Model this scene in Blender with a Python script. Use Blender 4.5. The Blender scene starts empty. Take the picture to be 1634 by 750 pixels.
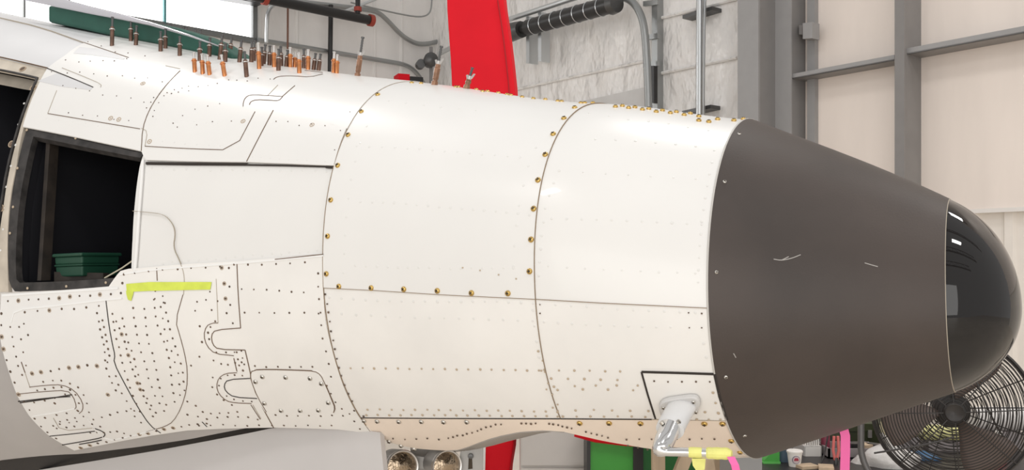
import bpy, math, random
from mathutils import Vector, Matrix
random.seed(7)
scene = bpy.context.scene
COL = scene.collection

# ------------------------------------------------------------------ camera
F = 1500.0; CX = 817.0; CY = 418.0; CAMH = 1.6
cam_data = bpy.data.cameras.new('camera')
cam_data.sensor_width = 36.0
cam_data.lens = F / 1634.0 * 36.0
cam_data.shift_y = (CY - 375.0) / 1634.0
cam_data.clip_end = 200
cam = bpy.data.objects.new('camera', cam_data)
cam.location = (0, 0, CAMH)
cam.rotation_euler = (math.pi / 2, 0, 0)
COL.objects.link(cam)
scene.camera = cam

# ------------------------------------------------------------------ light
world = bpy.data.worlds.new('hangar_air')
scene.world = world
world.use_nodes = True
bg = world.node_tree.nodes['Background']
bg.inputs[0].default_value = (1.0, 0.978, 0.955, 1)
bg.inputs[1].default_value = 0.58
scene.view_settings.view_transform = 'Standard'
scene.view_settings.look = 'None'
scene.view_settings.exposure = 0.05
scene.view_settings.gamma = 1.0

def area_light(name, loc, size, power, target, color=(1, .98, .955)):
    l = bpy.data.lights.new(name, 'AREA')
    l.shape = 'RECTANGLE'; l.size = size[0]; l.size_y = size[1]
    l.energy = power; l.color = color
    o = bpy.data.objects.new(name, l)
    o.location = loc
    d = Vector(target) - Vector(loc)
    o.rotation_euler = d.to_track_quat('-Z', 'Y').to_euler()
    COL.objects.link(o)
    return o
# rows of high-bay lamps under the hangar roof
for i, (lx, ly) in enumerate([(-4, -1), (0.5, -2.2), (5, -1), (-3.5, 4.5), (1.5, 4.5), (5.5, 3.5)]):
    area_light('high_bay_lamp', (lx, ly, 7.2), (1.3, .5), 66, (lx, ly, 0))

# broad fill light added behind the camera to lift the side and lower skin
area_light('added_front_fill', (-1.5, -8.0, 2.6), (15, 5.0), 500, (-.5, 3, 1.2), (1, .985, .96))

# ------------------------------------------------------------------ materials
MATS = {}
def mat(name, col, rough=.5, metal=0.0, var=0.0, vscale=6.0, bump=0.0, bscale=40.0, emit=0.0, coat=0.0,
        spec=.5, stretch=(1, 1, 1), alpha=1.0, col2=None, trans=0.0, bdist=.02):
    if name in MATS: return MATS[name]
    m = bpy.data.materials.new(name); m.use_nodes = True
    nt = m.node_tree; b = nt.nodes['Principled BSDF']
    b.inputs['Roughness'].default_value = rough
    b.inputs['Metallic'].default_value = metal
    b.inputs['Specular IOR Level'].default_value = spec
    b.inputs['Coat Weight'].default_value = coat
    b.inputs['Transmission Weight'].default_value = trans
    c = (*col, 1)
    b.inputs['Base Color'].default_value = c
    if emit:
        b.inputs['Emission Color'].default_value = c
        b.inputs['Emission Strength'].default_value = emit
    if var or bump or col2:
        tc = nt.nodes.new('ShaderNodeTexCoord'); mp = nt.nodes.new('ShaderNodeMapping')
        mp.inputs['Scale'].default_value = stretch
        nt.links.new(tc.outputs['Object'], mp.inputs[0])
    if var or col2:
        n = nt.nodes.new('ShaderNodeTexNoise'); n.inputs['Scale'].default_value = vscale
        n.inputs['Detail'].default_value = 5
        nt.links.new(mp.outputs[0], n.inputs['Vector'])
        r = nt.nodes.new('ShaderNodeValToRGB')
        r.color_ramp.elements[0].position = .3; r.color_ramp.elements[1].position = .7
        lo = tuple(max(0, x * (1 - var)) for x in col); hi = tuple(min(1, x * (1 + var)) for x in col)
        if col2: lo, hi = col, col2
        r.color_ramp.elements[0].color = (*lo, 1); r.color_ramp.elements[1].color = (*hi, 1)
        nt.links.new(n.outputs['Fac'], r.inputs[0]); nt.links.new(r.outputs[0], b.inputs['Base Color'])
    if bump:
        n2 = nt.nodes.new('ShaderNodeTexNoise'); n2.inputs['Scale'].default_value = bscale
        n2.inputs['Detail'].default_value = 4
        nt.links.new(mp.outputs[0], n2.inputs['Vector'])
        bp = nt.nodes.new('ShaderNodeBump'); bp.inputs['Strength'].default_value = bump
        bp.inputs['Distance'].default_value = bdist
        nt.links.new(n2.outputs['Fac'], bp.inputs['Height']); nt.links.new(bp.outputs[0], b.inputs['Normal'])
    MATS[name] = m
    return m

WHITE = mat('white_aircraft_paint', (.80, .79, .77), .32, var=.02, vscale=3, coat=.15)
WHITE2 = mat('primed_white_paint', (.81, .80, .785), .45, var=.03, vscale=5)
WHITE3 = mat('brightened_lower_paint', (.835, .818, .79), .40, var=.04, vscale=5)  # lower skin colour lightened to offset the weaker light underneath
CHINP = mat('chin_paint_warm_bounce', (.85, .735, .63), .38, var=.05, vscale=6, bump=.15, bscale=9)  # cream chin colour with warm bounce light from the floor mixed in
GREYW = mat('grey_white_paint', (.66, .66, .67), .4, var=.02)
FILL = mat('white_filler', (.86, .86, .85), .6)
GREYSK = mat('grey_satin_skin', (.42, .40, .39), .4, var=.06, vscale=4)
DOORG = mat('grey_door_paint', (.56, .54, .535), .42, var=.03, vscale=4)
BEIGE = mat('beige_primer_metal', (.55, .49, .41), .5, var=.18, vscale=14)
BLACKF = mat('black_worn_frame', (.032, .029, .028), .55, var=.6, vscale=30)
DARK = mat('dark_bay_interior', (.008, .008, .012), .7)  # near-black colour holds the shade inside the open bays
BROWNB = mat('brown_bay_rail', (.022, .016, .012), .6, var=.5, vscale=20)
SEAM = mat('brown_seam_gap', (.15, .095, .06), .9)
SEAMD = mat('dark_seam_gap', (.035, .028, .024), .9)
SEAML = mat('faint_seam_line', (.42, .37, .30), .9)
SEAMB = mat('tan_seam_gap', (.27, .20, .135), .9)
RIVD = mat('dark_rivet', (.12, .08, .055), .6, var=.5, vscale=60)
RIVT = mat('tan_rivet', (.50, .40, .29), .5)
RIVL = mat('pale_rivet', (.765, .755, .735), .3)
RING = mat('rivet_ring', (.45, .35, .25), .6)
GOLD = mat('gold_screw', (.62, .42, .14), .28, 1.0)
STEEL = mat('steel_screw', (.62, .60, .56), .3, 1.0)
SLOT = mat('screw_recess', (.06, .045, .03), .8)
RADOME = mat('matt_black_radome', (.050, .037, .031), .5, var=.24, vscale=3.2, bump=.04, bscale=220)
RIMW = mat('radome_lip', (.55, .53, .5), .5)
DOME = mat('gloss_black_dome', (.010, .009, .009), .03, coat=0.0)
CHROME = mat('chrome', (.78, .78, .78), .12, 1.0)
COPPER = mat('bright_copper', (.62, .25, .10), .3, .85, var=.2, vscale=60)
BRONZE = mat('dark_bronze', (.16, .095, .07), .4, .7, var=.3, vscale=60)
PALEM = mat('pale_steel', (.62, .60, .58), .35, .8)
GUNM = mat('gunmetal', (.12, .12, .12), .4, .8)
YTAPE = mat('yellow_green_tape', (.66, .76, .10), .6, var=.08, vscale=30)
YTAPE2 = mat('pale_yellow_tape', (.82, .80, .25), .6, var=.08, vscale=30)
PINK = mat('pink_streamer', (.95, .16, .45), .6)
RED = mat('red_cover', (.74, .010, .022), .6, var=.06, vscale=3, spec=.15)
GREENB = mat('dark_green_foam', (.018, .085, .062), .6, var=.25, vscale=8)
GLASS = mat('clear_pane', (.95, .97, 1), .02, trans=1.0)

# ------------------------------------------------------------------ object helpers
def tag(o, label=None, cat=None, group=None, kind=None):
    if label: o['label'] = label
    if cat: o['category'] = cat
    if group: o['group'] = group
    if kind: o['kind'] = kind
    return o

def thing(name, loc, label, cat, group=None, kind=None):
    o = bpy.data.objects.new(name, None); o.location = loc; o.empty_display_size = .1
    COL.objects.link(o)
    return tag(o, label, cat, group, kind)

def origin(o):
    v = Vector((0, 0, 0))
    while o is not None:
        v += Vector(o.location); o = o.parent
    return v

def obj(name, verts, faces, material, parent=None, smooth=False, mats=None, fm=None):
    """verts in world coordinates"""
    base = origin(parent) if parent else Vector((0, 0, 0))
    if parent is None and verts:
        n = len(verts)
        base = Vector((sum(v[0] for v in verts) / n, sum(v[1] for v in verts) / n, min(v[2] for v in verts)))
    me = bpy.data.meshes.new(name)
    me.from_pydata([tuple(Vector(v) - base) for v in verts], [], faces)
    for mm in (mats or [material]): me.materials.append(mm)
    if fm: me.polygons.foreach_set('material_index', fm)
    if smooth: me.polygons.foreach_set('use_smooth', [True] * len(me.polygons))
    me.update()
    o = bpy.data.objects.new(name, me)
    if parent: o.parent = parent
    else: o.location = base
    COL.objects.link(o)
    return o

class MB:
    """collects simple shapes into one mesh (world coordinates)"""
    def __init__(s): s.v = []; s.f = []; s.m = []; s.sm = []
    def add(s, v, f, mi=0):
        n = len(s.v); s.v += [tuple(x) for x in v]; s.f += [tuple(i + n for i in q) for q in f]; s.m += [mi] * len(f)
        return s
    def box(s, a, b, mi=0, M=None):
        x0, y0, z0 = a; x1, y1, z1 = b
        v = [(x0, y0, z0), (x1, y0, z0), (x1, y1, z0), (x0, y1, z0), (x0, y0, z1), (x1, y0, z1), (x1, y1, z1), (x0, y1, z1)]
        if M is not None: v = [M @ Vector(p) for p in v]
        return s.add(v, [(0, 3, 2, 1), (4, 5, 6, 7), (0, 1, 5, 4), (1, 2, 6, 5), (2, 3, 7, 6), (3, 0, 4, 7)], mi)
    def tube(s, pts, r, n=10, mi=0, caps=True):
        pts = [Vector(p) for p in pts]; k = len(pts)
        rs = r if isinstance(r, (list, tuple)) else [r] * k
        t0 = (pts[1] - pts[0]).normalized()
        up = Vector((0, 0, 1)) if abs(t0.z) < .9 else Vector((1, 0, 0))
        a = t0.cross(up).normalized(); v = []
        for i, p in enumerate(pts):
            t = (pts[min(i + 1, k - 1)] - pts[max(i - 1, 0)])
            t = t.normalized() if t.length > 1e-9 else t0
            a = (a - t * a.dot(t)).normalized(); b = t.cross(a)
            for j in range(n):
                th = 2 * math.pi * j / n
                v.append(p + (a * math.cos(th) + b * math.sin(th)) * rs[i])
        f = [(i * n + j, i * n + (j + 1) % n, (i + 1) * n + (j + 1) % n, (i + 1) * n + j) for i in range(k - 1) for j in range(n)]
        if caps: f += [tuple(range(n))[::-1], tuple((k - 1) * n + j for j in range(n))]
        return s.add(v, f, mi)
    def ring(s, c, ax, R, r, n=48, m=6, mi=0):
        ax = Vector(ax).normalized(); c = Vector(c)
        u = ax.orthogonal().normalized(); w = ax.cross(u); v = []
        for i in range(n):
            th = 2 * math.pi * i / n; d = u * math.cos(th) + w * math.sin(th)
            for j in range(m):
                ph = 2 * math.pi * j / m
                v.append(c + d * (R + r * math.cos(ph)) + ax * (r * math.sin(ph)))
        f = [(i * m + j, ((i + 1) % n) * m + j, ((i + 1) % n) * m + (j + 1) % m, i * m + (j + 1) % m) for i in range(n) for j in range(m)]
        return s.add(v, f, mi)
    def lathe(s, c, ax, prof, n=24, mi=0):
        """prof: list of (along axis, radius)"""
        ax = Vector(ax).normalized(); c = Vector(c); u = ax.orthogonal().normalized(); w = ax.cross(u); v = []
        for (h, r) in prof:
            for i in range(n):
                th = 2 * math.pi * i / n
                v.append(c + ax * h + (u * math.cos(th) + w * math.sin(th)) * max(r, 1e-5))
        f = [(a * n + i, a * n + (i + 1) % n, (a + 1) * n + (i + 1) % n, (a + 1) * n + i) for a in range(len(prof) - 1) for i in range(n)]
        return s.add(v, f, mi)
    def prism(s, poly, d, mi=0):
        """poly: world points of a flat face, d: extrusion vector"""
        n = len(poly); d = Vector(d)
        v = [Vector(p) for p in poly] + [Vector(p) + d for p in poly]
        f = [tuple(range(n))[::-1], tuple(range(n, 2 * n))] + [(i, (i + 1) % n, n + (i + 1) % n, n + i) for i in range(n)]
        return s.add(v, f, mi)
    def build(s, name, material, parent=None, smooth=False, mats=None):
        return obj(name, s.v, s.f, material, parent, smooth, mats, s.m if mats else None)

def shade_auto(o, ang=40):
    me = o.data
    me.polygons.foreach_set('use_smooth', [True] * len(me.polygons))
    try:
        me.set_sharp_from_angle(angle=math.radians(ang))
    except Exception: pass
    return o

def at(px, py, depth):
    """world point seen at a pixel, at a given distance ahead of the camera"""
    return Vector(((px - CX) / F * depth, depth, CAMH - (py - CY) / F * depth))

def smoothpts(p, it=2, closed=False):
    for _ in range(it):
        q = [] if closed else [p[0]]
        rng = range(len(p)) if closed else range(len(p) - 1)
        for i in rng:
            a, b = p[i], p[(i + 1) % len(p)]
            q.append(tuple(x * .75 + y * .25 for x, y in zip(a, b))); q.append(tuple(x * .25 + y * .75 for x, y in zip(a, b)))
        if not closed: q.append(p[-1])
        p = q
    return p

# ------------------------------------------------------------------ aircraft nose form (loft of superelliptic stations)
YAW = math.radians(29.373); TILT = math.radians(1.719); SC = 2.3
SS = [-1.5, -1.1577, -.6791, -.424, -.2622, -.0754]
TAB = [[.3357, -.030, 1.468, 2.5, 1.10], [.2762, -.0233, 1.4138, 2.5351, .9623], [.2113, .0062, 1.1428, 2.1989, 1.1153],
       [.2027, -.0037, .9641, 2.1955, 1.0778], [.1775, -.0277, 1.049, 1.9783, .9526], [.0853, -.0409, 1.2116, 1.9958, .953]]
sW, sA, sB, sC, sD = SS[1:]
DOMC, DOMA = -.11615, .09889
TIP = DOMC + DOMA
def pchip(xs, ys):
    n = len(xs); h = [xs[i + 1] - xs[i] for i in range(n - 1)]; d = [(ys[i + 1] - ys[i]) / h[i] for i in range(n - 1)]
    m = [d[0]]
    for i in range(1, n - 1):
        if d[i - 1] * d[i] <= 0: m.append(0.0)
        else:
            w1, w2 = 2 * h[i] + h[i - 1], h[i] + 2 * h[i - 1]
            m.append((w1 + w2) / (w1 / d[i - 1] + w2 / d[i]))
    m.append(d[-1])
    def g(x):
        if x <= xs[0]: return ys[0] + m[0] * (x - xs[0])
        if x >= xs[-1]: return ys[-1]
        i = 0
        while x > xs[i + 1]: i += 1
        t = (x - xs[i]) / h[i]
        return ys[i] * (1 + 2 * t) * (1 - t) ** 2 + m[i] * h[i] * t * (1 - t) ** 2 + ys[i + 1] * t * t * (3 - 2 * t) + m[i + 1] * h[i] * t * t * (t - 1)
    return g
_fR = pchip(SS[:5], [r[0] for r in TAB[:5]])
_fo = [pchip(SS, [r[j] for r in TAB]) for j in range(1, 5)]
def radius(s):
    if s <= sC: return _fR(s)
    if s <= sD:
        t = (s - sC) / (sD - sC)
        return TAB[4][0] + (TAB[5][0] - TAB[4][0]) * t
    return TAB[5][0] * math.sqrt(max(0, 1 - ((s - DOMC) / DOMA) ** 2) / (1 - ((sD - DOMC) / DOMA) ** 2))
_cache = {}
def sect(s):
    k = round(s, 6)
    if k not in _cache: _cache[k] = (radius(s), *[f(min(s, sD)) for f in _fo])
    return _cache[k]
cT, sT = math.cos(TILT), math.sin(TILT); cYw, sYw = math.cos(YAW), math.sin(YAW)
def a2w(p):
    x, y, z = p; x, z = cT * x - sT * z, sT * x + cT * z
    return Vector((SC * (cYw * x + sYw * y), SC * (-sYw * x + cYw * y), SC * z + CAMH))
def adir(v):
    return (a2w(v) - a2w((0, 0, 0))).normalized()
AXN = adir((1, 0, 0)); AXL = adir((0, 1, 0)); AXU = adir((0, 0, 1))     # nose direction, away from camera, up
def surf0(s, th):
    R, z, at_, nt, ab = sect(s); c, si = math.cos(th), math.sin(th)
    n = nt if si > 0 else 2.0
    y = 1 - R * math.copysign(abs(c) ** (2 / n), c)
    zz = z + (at_ * abs(si) ** (2 / n) if si > 0 else -ab * abs(si)) * R
    return a2w((s, y, zz))
def nrm(s, th):
    e = 2e-3
    a = surf0(s + e, th) - surf0(s - e, th); b = surf0(s, th + e) - surf0(s, th - e)
    n = a.cross(b)
    if n.length < 1e-12: return AXN
    n.normalize()
    c = a2w((s, 1, sect(s)[1]))
    return n if n.dot(surf0(s, th) - c) > 0 else -n
def surf(s, th, off=0.0):
    p = surf0(s, th)
    return p + nrm(s, th) * off if off else p
def pick(px, py):
    X, Y, Z = (px - CX) / F, 1.0, -(py - CY) / F
    x, y = cYw * X - sYw * Y, sYw * X + cYw * Y
    d = (cT * x + sT * Z, y, -sT * x + cT * Z)
    def G(t):
        X_, Y_, Z_ = d[0] * t, 1 - d[1] * t, d[2] * t
        if X_ > TIP or X_ < -1.9: return 1
        R, z, a_, nt, ab = sect(X_); dz = Z_ - z
        if dz > 0: return (abs(Y_) / R) ** nt + (dz / (a_ * R)) ** nt - 1
        return (Y_ / R) ** 2 + (dz / (ab * R)) ** 2 - 1
    t = .4
    while t < 2.6:
        t2 = t + .012
        if G(t2) < 0:
            a, b = t, t2
            for _ in range(26):
                m = (a + b) / 2
                if G(m) < 0: b = m
                else: a = m
            X_, Y_, Z_ = d[0] * b, 1 - d[1] * b, d[2] * b
            R, z, a_, nt, ab = sect(X_); dz = Z_ - z
            n = nt if dz > 0 else 2.0; sc = a_ if dz > 0 else ab
            cy = math.copysign(abs(Y_ / R) ** (n / 2), Y_); sy = math.copysign(abs(dz / (sc * R)) ** (n / 2), dz)
            return (X_, math.atan2(sy, cy))
        t = t2
    return None
class Q(tuple):
    """a point given directly as (station, angle in degrees)"""
def st(p):
    if isinstance(p, Q): return (p[0], math.radians(p[1]))
    h = pick(*p)
    k = 1
    while h is None and k < 90:
        h = pick(p[0], p[1] + k) or pick(p[0], p[1] - k); k += 1
    if h is None: raise RuntimeError('no hit '+str(p))
    return h
def resample(pts, n):
    w = [0.0]
    for a, b in zip(pts, pts[1:]): w.append(w[-1] + math.hypot(b[0] - a[0], (b[1] - a[1]) * .22))
    out = []; j = 0
    for i in range(n):
        t = w[-1] * i / (n - 1)
        while j < len(pts) - 2 and t > w[j + 1]: j += 1
        k = 0 if w[j + 1] == w[j] else (t - w[j]) / (w[j + 1] - w[j])
        out.append((pts[j][0] + (pts[j + 1][0] - pts[j][0]) * k, pts[j][1] + (pts[j + 1][1] - pts[j][1]) * k))
    return out
def patch(name, top, bottom, left, right, material, parent, off=0.0, nu=26, nv=22, thick=.004, label=None):
    """skin panel bounded by four border curves lying on the nose form"""
    T = [st(p) for p in top]; B = [st(p) for p in bottom]; L = [st(p) for p in left]; R_ = [st(p) for p in right]
    L = [T[0]] + L + [B[0]]; R_ = [T[-1]] + R_ + [B[-1]]
    T = resample(T, nu); B = resample(B, nu); L = resample(L, nv); R_ = resample(R_, nv)
    v = []
    for j in range(nv):
        b = j / (nv - 1)
        for i in range(nu):
            a = i / (nu - 1); p = []
            for k in (0, 1):
                p.append((1 - b) * T[i][k] + b * B[i][k] + (1 - a) * L[j][k] + a * R_[j][k]
                         - ((1 - a) * (1 - b) * T[0][k] + a * (1 - b) * T[-1][k] + (1 - a) * b * B[0][k] + a * b * B[-1][k]))
            v.append(surf(p[0], p[1], off))
    f = [(j * nu + i, (j + 1) * nu + i, (j + 1) * nu + i + 1, j * nu + i + 1) for j in range(nv - 1) for i in range(nu - 1)]
    n0 = len(v)
    # rim: turn the border inwards so the sheet has an edge
    border = [i for i in range(nu)] + [j * nu + nu - 1 for j in range(1, nv)] + [(nv - 1) * nu + i for i in range(nu - 2, -1, -1)] + [j * nu for j in range(nv - 2, 0, -1)]
    cen = a2w((sum(p[0] for p in T + B) / (2 * nu), 1, sect(sum(p[0] for p in T + B) / (2 * nu))[1]))
    for i in border:
        d = (cen - v[i]); d -= AXN * d.dot(AXN)
        v.append(v[i] + d.normalized() * thick)
    m = len(border)
    f += [(border[k], border[(k + 1) % m], n0 + (k + 1) % m, n0 + k) for k in range(m)]
    o = obj(name, v, f, material, parent)
    shade_auto(o, 30)
    if label: o['label'] = label
    return o
def stline(pts, smooth=0, step=7.0):
    """pixel polyline -> dense (s, th) list"""
    if smooth: pts = smoothpts(list(pts), smooth)
    out = []
    for a, b in zip(pts, pts[1:]):
        n = max(1, int(math.hypot(b[0] - a[0], b[1] - a[1]) / step))
        for i in range(n): out.append((a[0] + (b[0] - a[0]) * i / n, a[1] + (b[1] - a[1]) * i / n))
    out.append(pts[-1])
    return [h for h in (pick(*p) for p in out) if h]
def ribbon(sts, width, off=.0012, taper=False):
    c = [surf(s, t, off) for s, t in sts]; nn = [nrm(s, t) for s, t in sts]; v = []
    k = len(c)
    for i in range(k):
        t = (c[min(i + 1, k - 1)] - c[max(i - 1, 0)]).normalized()
        w = nn[i].cross(t).normalized() * width * .5
        if taper: w *= max(.15, min(1, 4 * i / k, 4 * (k - 1 - i) / k))
        v += [c[i] - w, c[i] + w, c[i] + w - nn[i] * .004, c[i] - w - nn[i] * .004]
    f = []
    for i in range(k - 1):
        a, b = i * 4, i * 4 + 4
        f += [(a, a + 1, b + 1, b), (a + 1, a + 2, b + 2, b + 1), (a + 3, a, b, b + 3)]
    return v, f
def seam(pts, wpx, material, parent, smooth=1, off=.0012, name='panel_seam'):
    sts = stline(pts, smooth)
    if len(sts) < 2: return None
    v, f = ribbon(sts, wpx * 1.35e-3, off)
    return obj(name, v, f, material, parent)

# ------------------------------------------------------------------ room shell
D1 = Vector((-1157 / 1500, 1, 0)).normalized()          # along the right wall, going away
D2 = Vector((-1683 / 1500, -1, 0)).normalized()         # along the left wall, coming nearer
CORNER = Vector(((690 - CX) / F * 14.9, 14.9, 0))
N1 = Vector((-D1.y, D1.x, 0)); N1 = N1 if N1.y < 0 else -N1
N2 = Vector((-D2.y, D2.x, 0)); N2 = N2 if N2.y < 0 else -N2
def onwall(px, py, which=1, out=0.0):
    n = N1 if which == 1 else N2
    d = Vector(((px - CX) / F, 1, -(py - CY) / F)); c = CORNER + n * out - Vector((0, 0, 0))
    t = (n.dot(Vector((c.x, c.y, 0)))) / n.dot(Vector((d.x, d.y, 0)))
    return Vector((d.x * t, d.y * t, CAMH + d.z * t))
FLOOR = mat('concrete_floor', (.70, .63, .54), .35, var=.08, vscale=1.2)
LINER = mat('white_liner_sheet', (.86, .775, .71), .55, var=.05, vscale=2, bump=.4, bscale=1.6, stretch=(1.4, 1.4, .25), bdist=.05)
FOIL = mat('wrinkled_white_foil', (.90, .88, .86), .26, var=.05, vscale=2.2, bump=1.0, bscale=1.7, stretch=(1.3, 1.3, .7), bdist=.24)
WALLL = mat('grey_insulation_sheet', (.86, .84, .82), .5, var=.07, vscale=1.4, bump=.6, bscale=1.6, stretch=(1.2, 1.2, .5), bdist=.07)
RIBBED = mat('ribbed_wall_sheet', (.84, .79, .73), .5, var=.03)
COLG = mat('grey_column_paint', (.235, .225, .22), .45, var=.05)  # also serves as the shaded side of column, post and girts
COLL = mat('lit_column_paint', (.33, .325, .325), .45, var=.04)  # lighter copy of the column grey for faces catching the light
def quad(name, p, material, kind=None, parent=None, thick=.04, n=None):
    m = MB(); m.prism(p, (n or Vector((0, .04, 0))) * 1.0)
    o = m.build(name, material, parent)
    if kind: o['kind'] = kind
    return o
o = MB().box((-14, -6, -.1), (12, 22, 0)).build('floor', FLOOR); o['kind'] = 'structure'
CR = CORNER
def wallbox(a, b, n, z0, z1, t=.1):
    return [Vector((a.x, a.y, z0)), Vector((b.x, b.y, z0)), Vector((b.x, b.y, z1)), Vector((a.x, a.y, z1))], -n * t
R_END = CR - D1 * 15.0
XT = onwall(1580, 333, 1); TRIMZ = XT.z
XCOL = onwall(1195, 300, 1); XCOL.z = 0
p, e = wallbox(CR, XCOL, N1, 0, 9.0)
o = MB().prism(p, e).build('wall_back', FOIL); o['kind'] = 'structure'
p, e = wallbox(XCOL, R_END, N1, TRIMZ, 9.0)
o = MB().prism(p, e).build('wall_right', LINER); o['kind'] = 'structure'
# ribbed lower sheet of the right wall
m = MB(); L = (R_END - XCOL).length; n = int(L / .30); prof = []
for i in range(n):
    for t, h in ((0, 0), (.62, 0), (.70, .035), (.92, .035)): prof.append(((i + t) * L / n, h))
v = []; f = []
for d, h in prof:
    b = XCOL - D1 * d + N1 * (h - .05); v += [Vector((b.x, b.y, 0)), Vector((b.x, b.y, TRIMZ))]
f = [(2 * i, 2 * i + 2, 2 * i + 3, 2 * i + 1) for i in range(len(prof) - 1)]
o = obj('wall_lower', v, f, RIBBED); o['kind'] = 'structure'
m = MB(); a = XCOL; b = R_END
p = [a + N1 * .04, b + N1 * .04, b - N1 * .06, a - N1 * .06]
m.prism([Vector((q.x, q.y, TRIMZ - .035)) for q in p], (0, 0, .035))
o = m.build('trim_1', mat('white_trim', (.8, .77, .74), .5)); o['kind'] = 'structure'
L_END = CR + D2 * 12.0
p, e = wallbox(CR, L_END, N2, 0, 9.0)
o = MB().prism(p, e).build('wall_left', WALLL); o['kind'] = 'structure'

def wallquad(pxs, which, out0, out1):
    a = [onwall(x, y, which, out1) for x, y in pxs]; n = N1 if which == 1 else N2
    return a, -n * (out1 - out0)
# seams and lower door sheet of the foil wall
m = MB(); a, e = wallquad([(690, 215), (1034, 138), (1034, 400), (690, 400)], 1, 0, .05); m.prism(a, e)
o = m.build('wall_panel', mat('pale_door_sheet', (.62, .61, .60), .45, var=.03)); tag(o, 'flat pale grey door sheet below the wrinkled foil of the far wall', 'panel')
for k, (x0, y0, x1, y1) in enumerate([(690, 172, 1034, 96), (1050, 118, 1176, 92), (1050, 30, 1176, -2)]):
    a = onwall(x0, y0, 1, .02); b = onwall(x1, y1, 1, .02)
    o = MB().tube([a, b], .02, 6).build('foil_seam', FOIL)
    tag(o, ['long taped seam rising across the wrinkled foil', 'lower short foil seam beside the vertical silver pipe', 'upper short foil seam beside the vertical silver pipe'][k], 'seam')

# roof beams over the hangar
for k, y in enumerate((-7.0, -3.5, 0.0, 3.5, 7.0, 10.5)):
    m = MB()
    m.box((-13, y - .08, 7.9), (11, y + .08, 8.15)); m.box((-13, y - .06, 8.9), (11, y + .06, 9.0))
    for i in range(16): m.tube([(-13 + 1.5 * i, y, 8.0), (-12.25 + 1.5 * i, y, 8.95), (-11.5 + 1.5 * i, y, 8.0)], .04, 5)
    o = m.build('ceiling_truss', COLG); o['kind'] = 'structure'
# bright daylight window in the left wall
SKYW = mat('daylight_glazing', (1, 1, 1), .5, emit=3.2)
FRAMEG = mat('grey_window_frame', (.16, .17, .17), .5)
FRAMET = mat('teal_mullion', (.10, .30, .31), .5)
def windowset(name, pxs, muls, framepolys):
    w = bpy.data.objects.new(name, None); w.location = onwall(pxs[0][0], pxs[0][1], 2); COL.objects.link(w); w['kind'] = 'structure'
    xs = [pxs[0][0]] + muls + [pxs[1][0]]
    for x0, x1 in zip(xs, xs[1:]):
        def yb(x): return pxs[3][1] + (pxs[2][1] - pxs[3][1]) * (x - pxs[3][0]) / (pxs[2][0] - pxs[3][0])
        def yt(x): return pxs[0][1] + (pxs[1][1] - pxs[0][1]) * (x - pxs[0][0]) / (pxs[1][0] - pxs[0][0])
        a, e = wallquad([(x0, yt(x0)), (x1, yt(x1)), (x1, yb(x1)), (x0, yb(x0))], 2, 0, .03)
        MB().prism(a, e).build('pane', SKYW, w)
    for poly, mt in framepolys:
        a, e = wallquad(poly, 2, 0, .09); MB().prism(a, e).build('window_frame', mt, w)
    return w
windowset('window_1', [(-60, -160), (407, -60), (407, 66), (-60, -22)], [112, 264],
          [([(202, 24), (410, 61), (410, 69), (202, 30)], FRAMEG), ([(404, -60), (411, -60), (411, 66), (404, 66)], FRAMEG),
           ([(262, -80), (265.5, -80), (265.5, 38), (262, 38)], FRAMET), ([(110, -100), (112.5, -100), (112.5, 10), (110, 10)], FRAMEG)])
windowset('added_glow_panes', [(-120, -60), (202, 15), (202, 120), (-120, 60)], [40], [([(38, -30), (41, -30), (41, 60), (38, 60)], FRAMEG)])  # added glowing panes covering the white glare area at far left
tagw = [(408, 418, 'white')]
a, e = wallquad([(411, -60), (416, -60), (416, 64), (411, 64)], 2, 0, .04)
tag(MB().prism(a, e).build('door_jamb', mat('white_jamb', (.8, .8, .78), .5)), 'narrow white jamb strip beside the bright window', 'jamb')

# pipes and conduits on the left wall
GALV = mat('galvanised_conduit', (.36, .37, .37), .38, .7)
SILV = mat('silver_conduit', (.62, .64, .65), .3, .8)
BLKP = mat('black_pipe', (.018, .017, .017), .35)
REDP = mat('red_pipe_fitting', (.36, .05, .03), .5)
def wpipe(name, pts, r, material, label, cat, which=2, out=.12, smooth=2, group=None):
    m = MB(); m.tube([onwall(x, y, which, out) for x, y in smoothpts(pts, smooth)] if smooth else [onwall(x, y, which, out) for x, y in pts], r, 10)
    o = m.build(name, material); shade_auto(o); return tag(o, label, cat, group)
wpipe('conduit', [(411, 64), (470, 73), (528, 83), (620, 98.5), (642, 102), (656, 108), (668, 120), (680, 140), (690, 160)], .034, GALV, 'grey conduit running along the wall below the window and curving down', 'conduit')
wpipe('conduit', [(300, -32), (400, -6), (530, 9), (585, 15), (603, 19), (618, 32), (638, 54), (655, 66), (670, 71), (690, 69), (714, 61)], .036, GALV, 'upper grey conduit dipping in an S curve towards the red board', 'conduit')
wpipe('cable', [(560, 4), (600, 14), (655, 26), (676, 27), (686, 21), (689, 8), (690, -30)], .012, GALV, 'thin grey cable sagging into the corner of the walls', 'cable', out=.2)
wpipe('conduit', [(425, 68), (426, 30), (428, 18), (433, 10), (445, 4)], .026, SILV, 'short bright silver conduit bent at its top beside the window', 'conduit', out=.27)
wpipe('rod', [(459.5, -30), (459, 78)], .014, mat('rusty_rod', (.19, .09, .06), .6), 'thin rust-brown vertical rod on the left wall', 'rod', out=.2, smooth=0)
wpipe('steel_post', [(528, 8), (525.5, 190)], .034, BLKP, 'black vertical post on the left wall', 'post', out=.2, smooth=0)
wpipe('diagonal_strut', [(548, 19), (606, -4)], .022, SILV, 'thin bright diagonal strut by the black sprinkler pipe', 'strut', out=.35, smooth=0)
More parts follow.
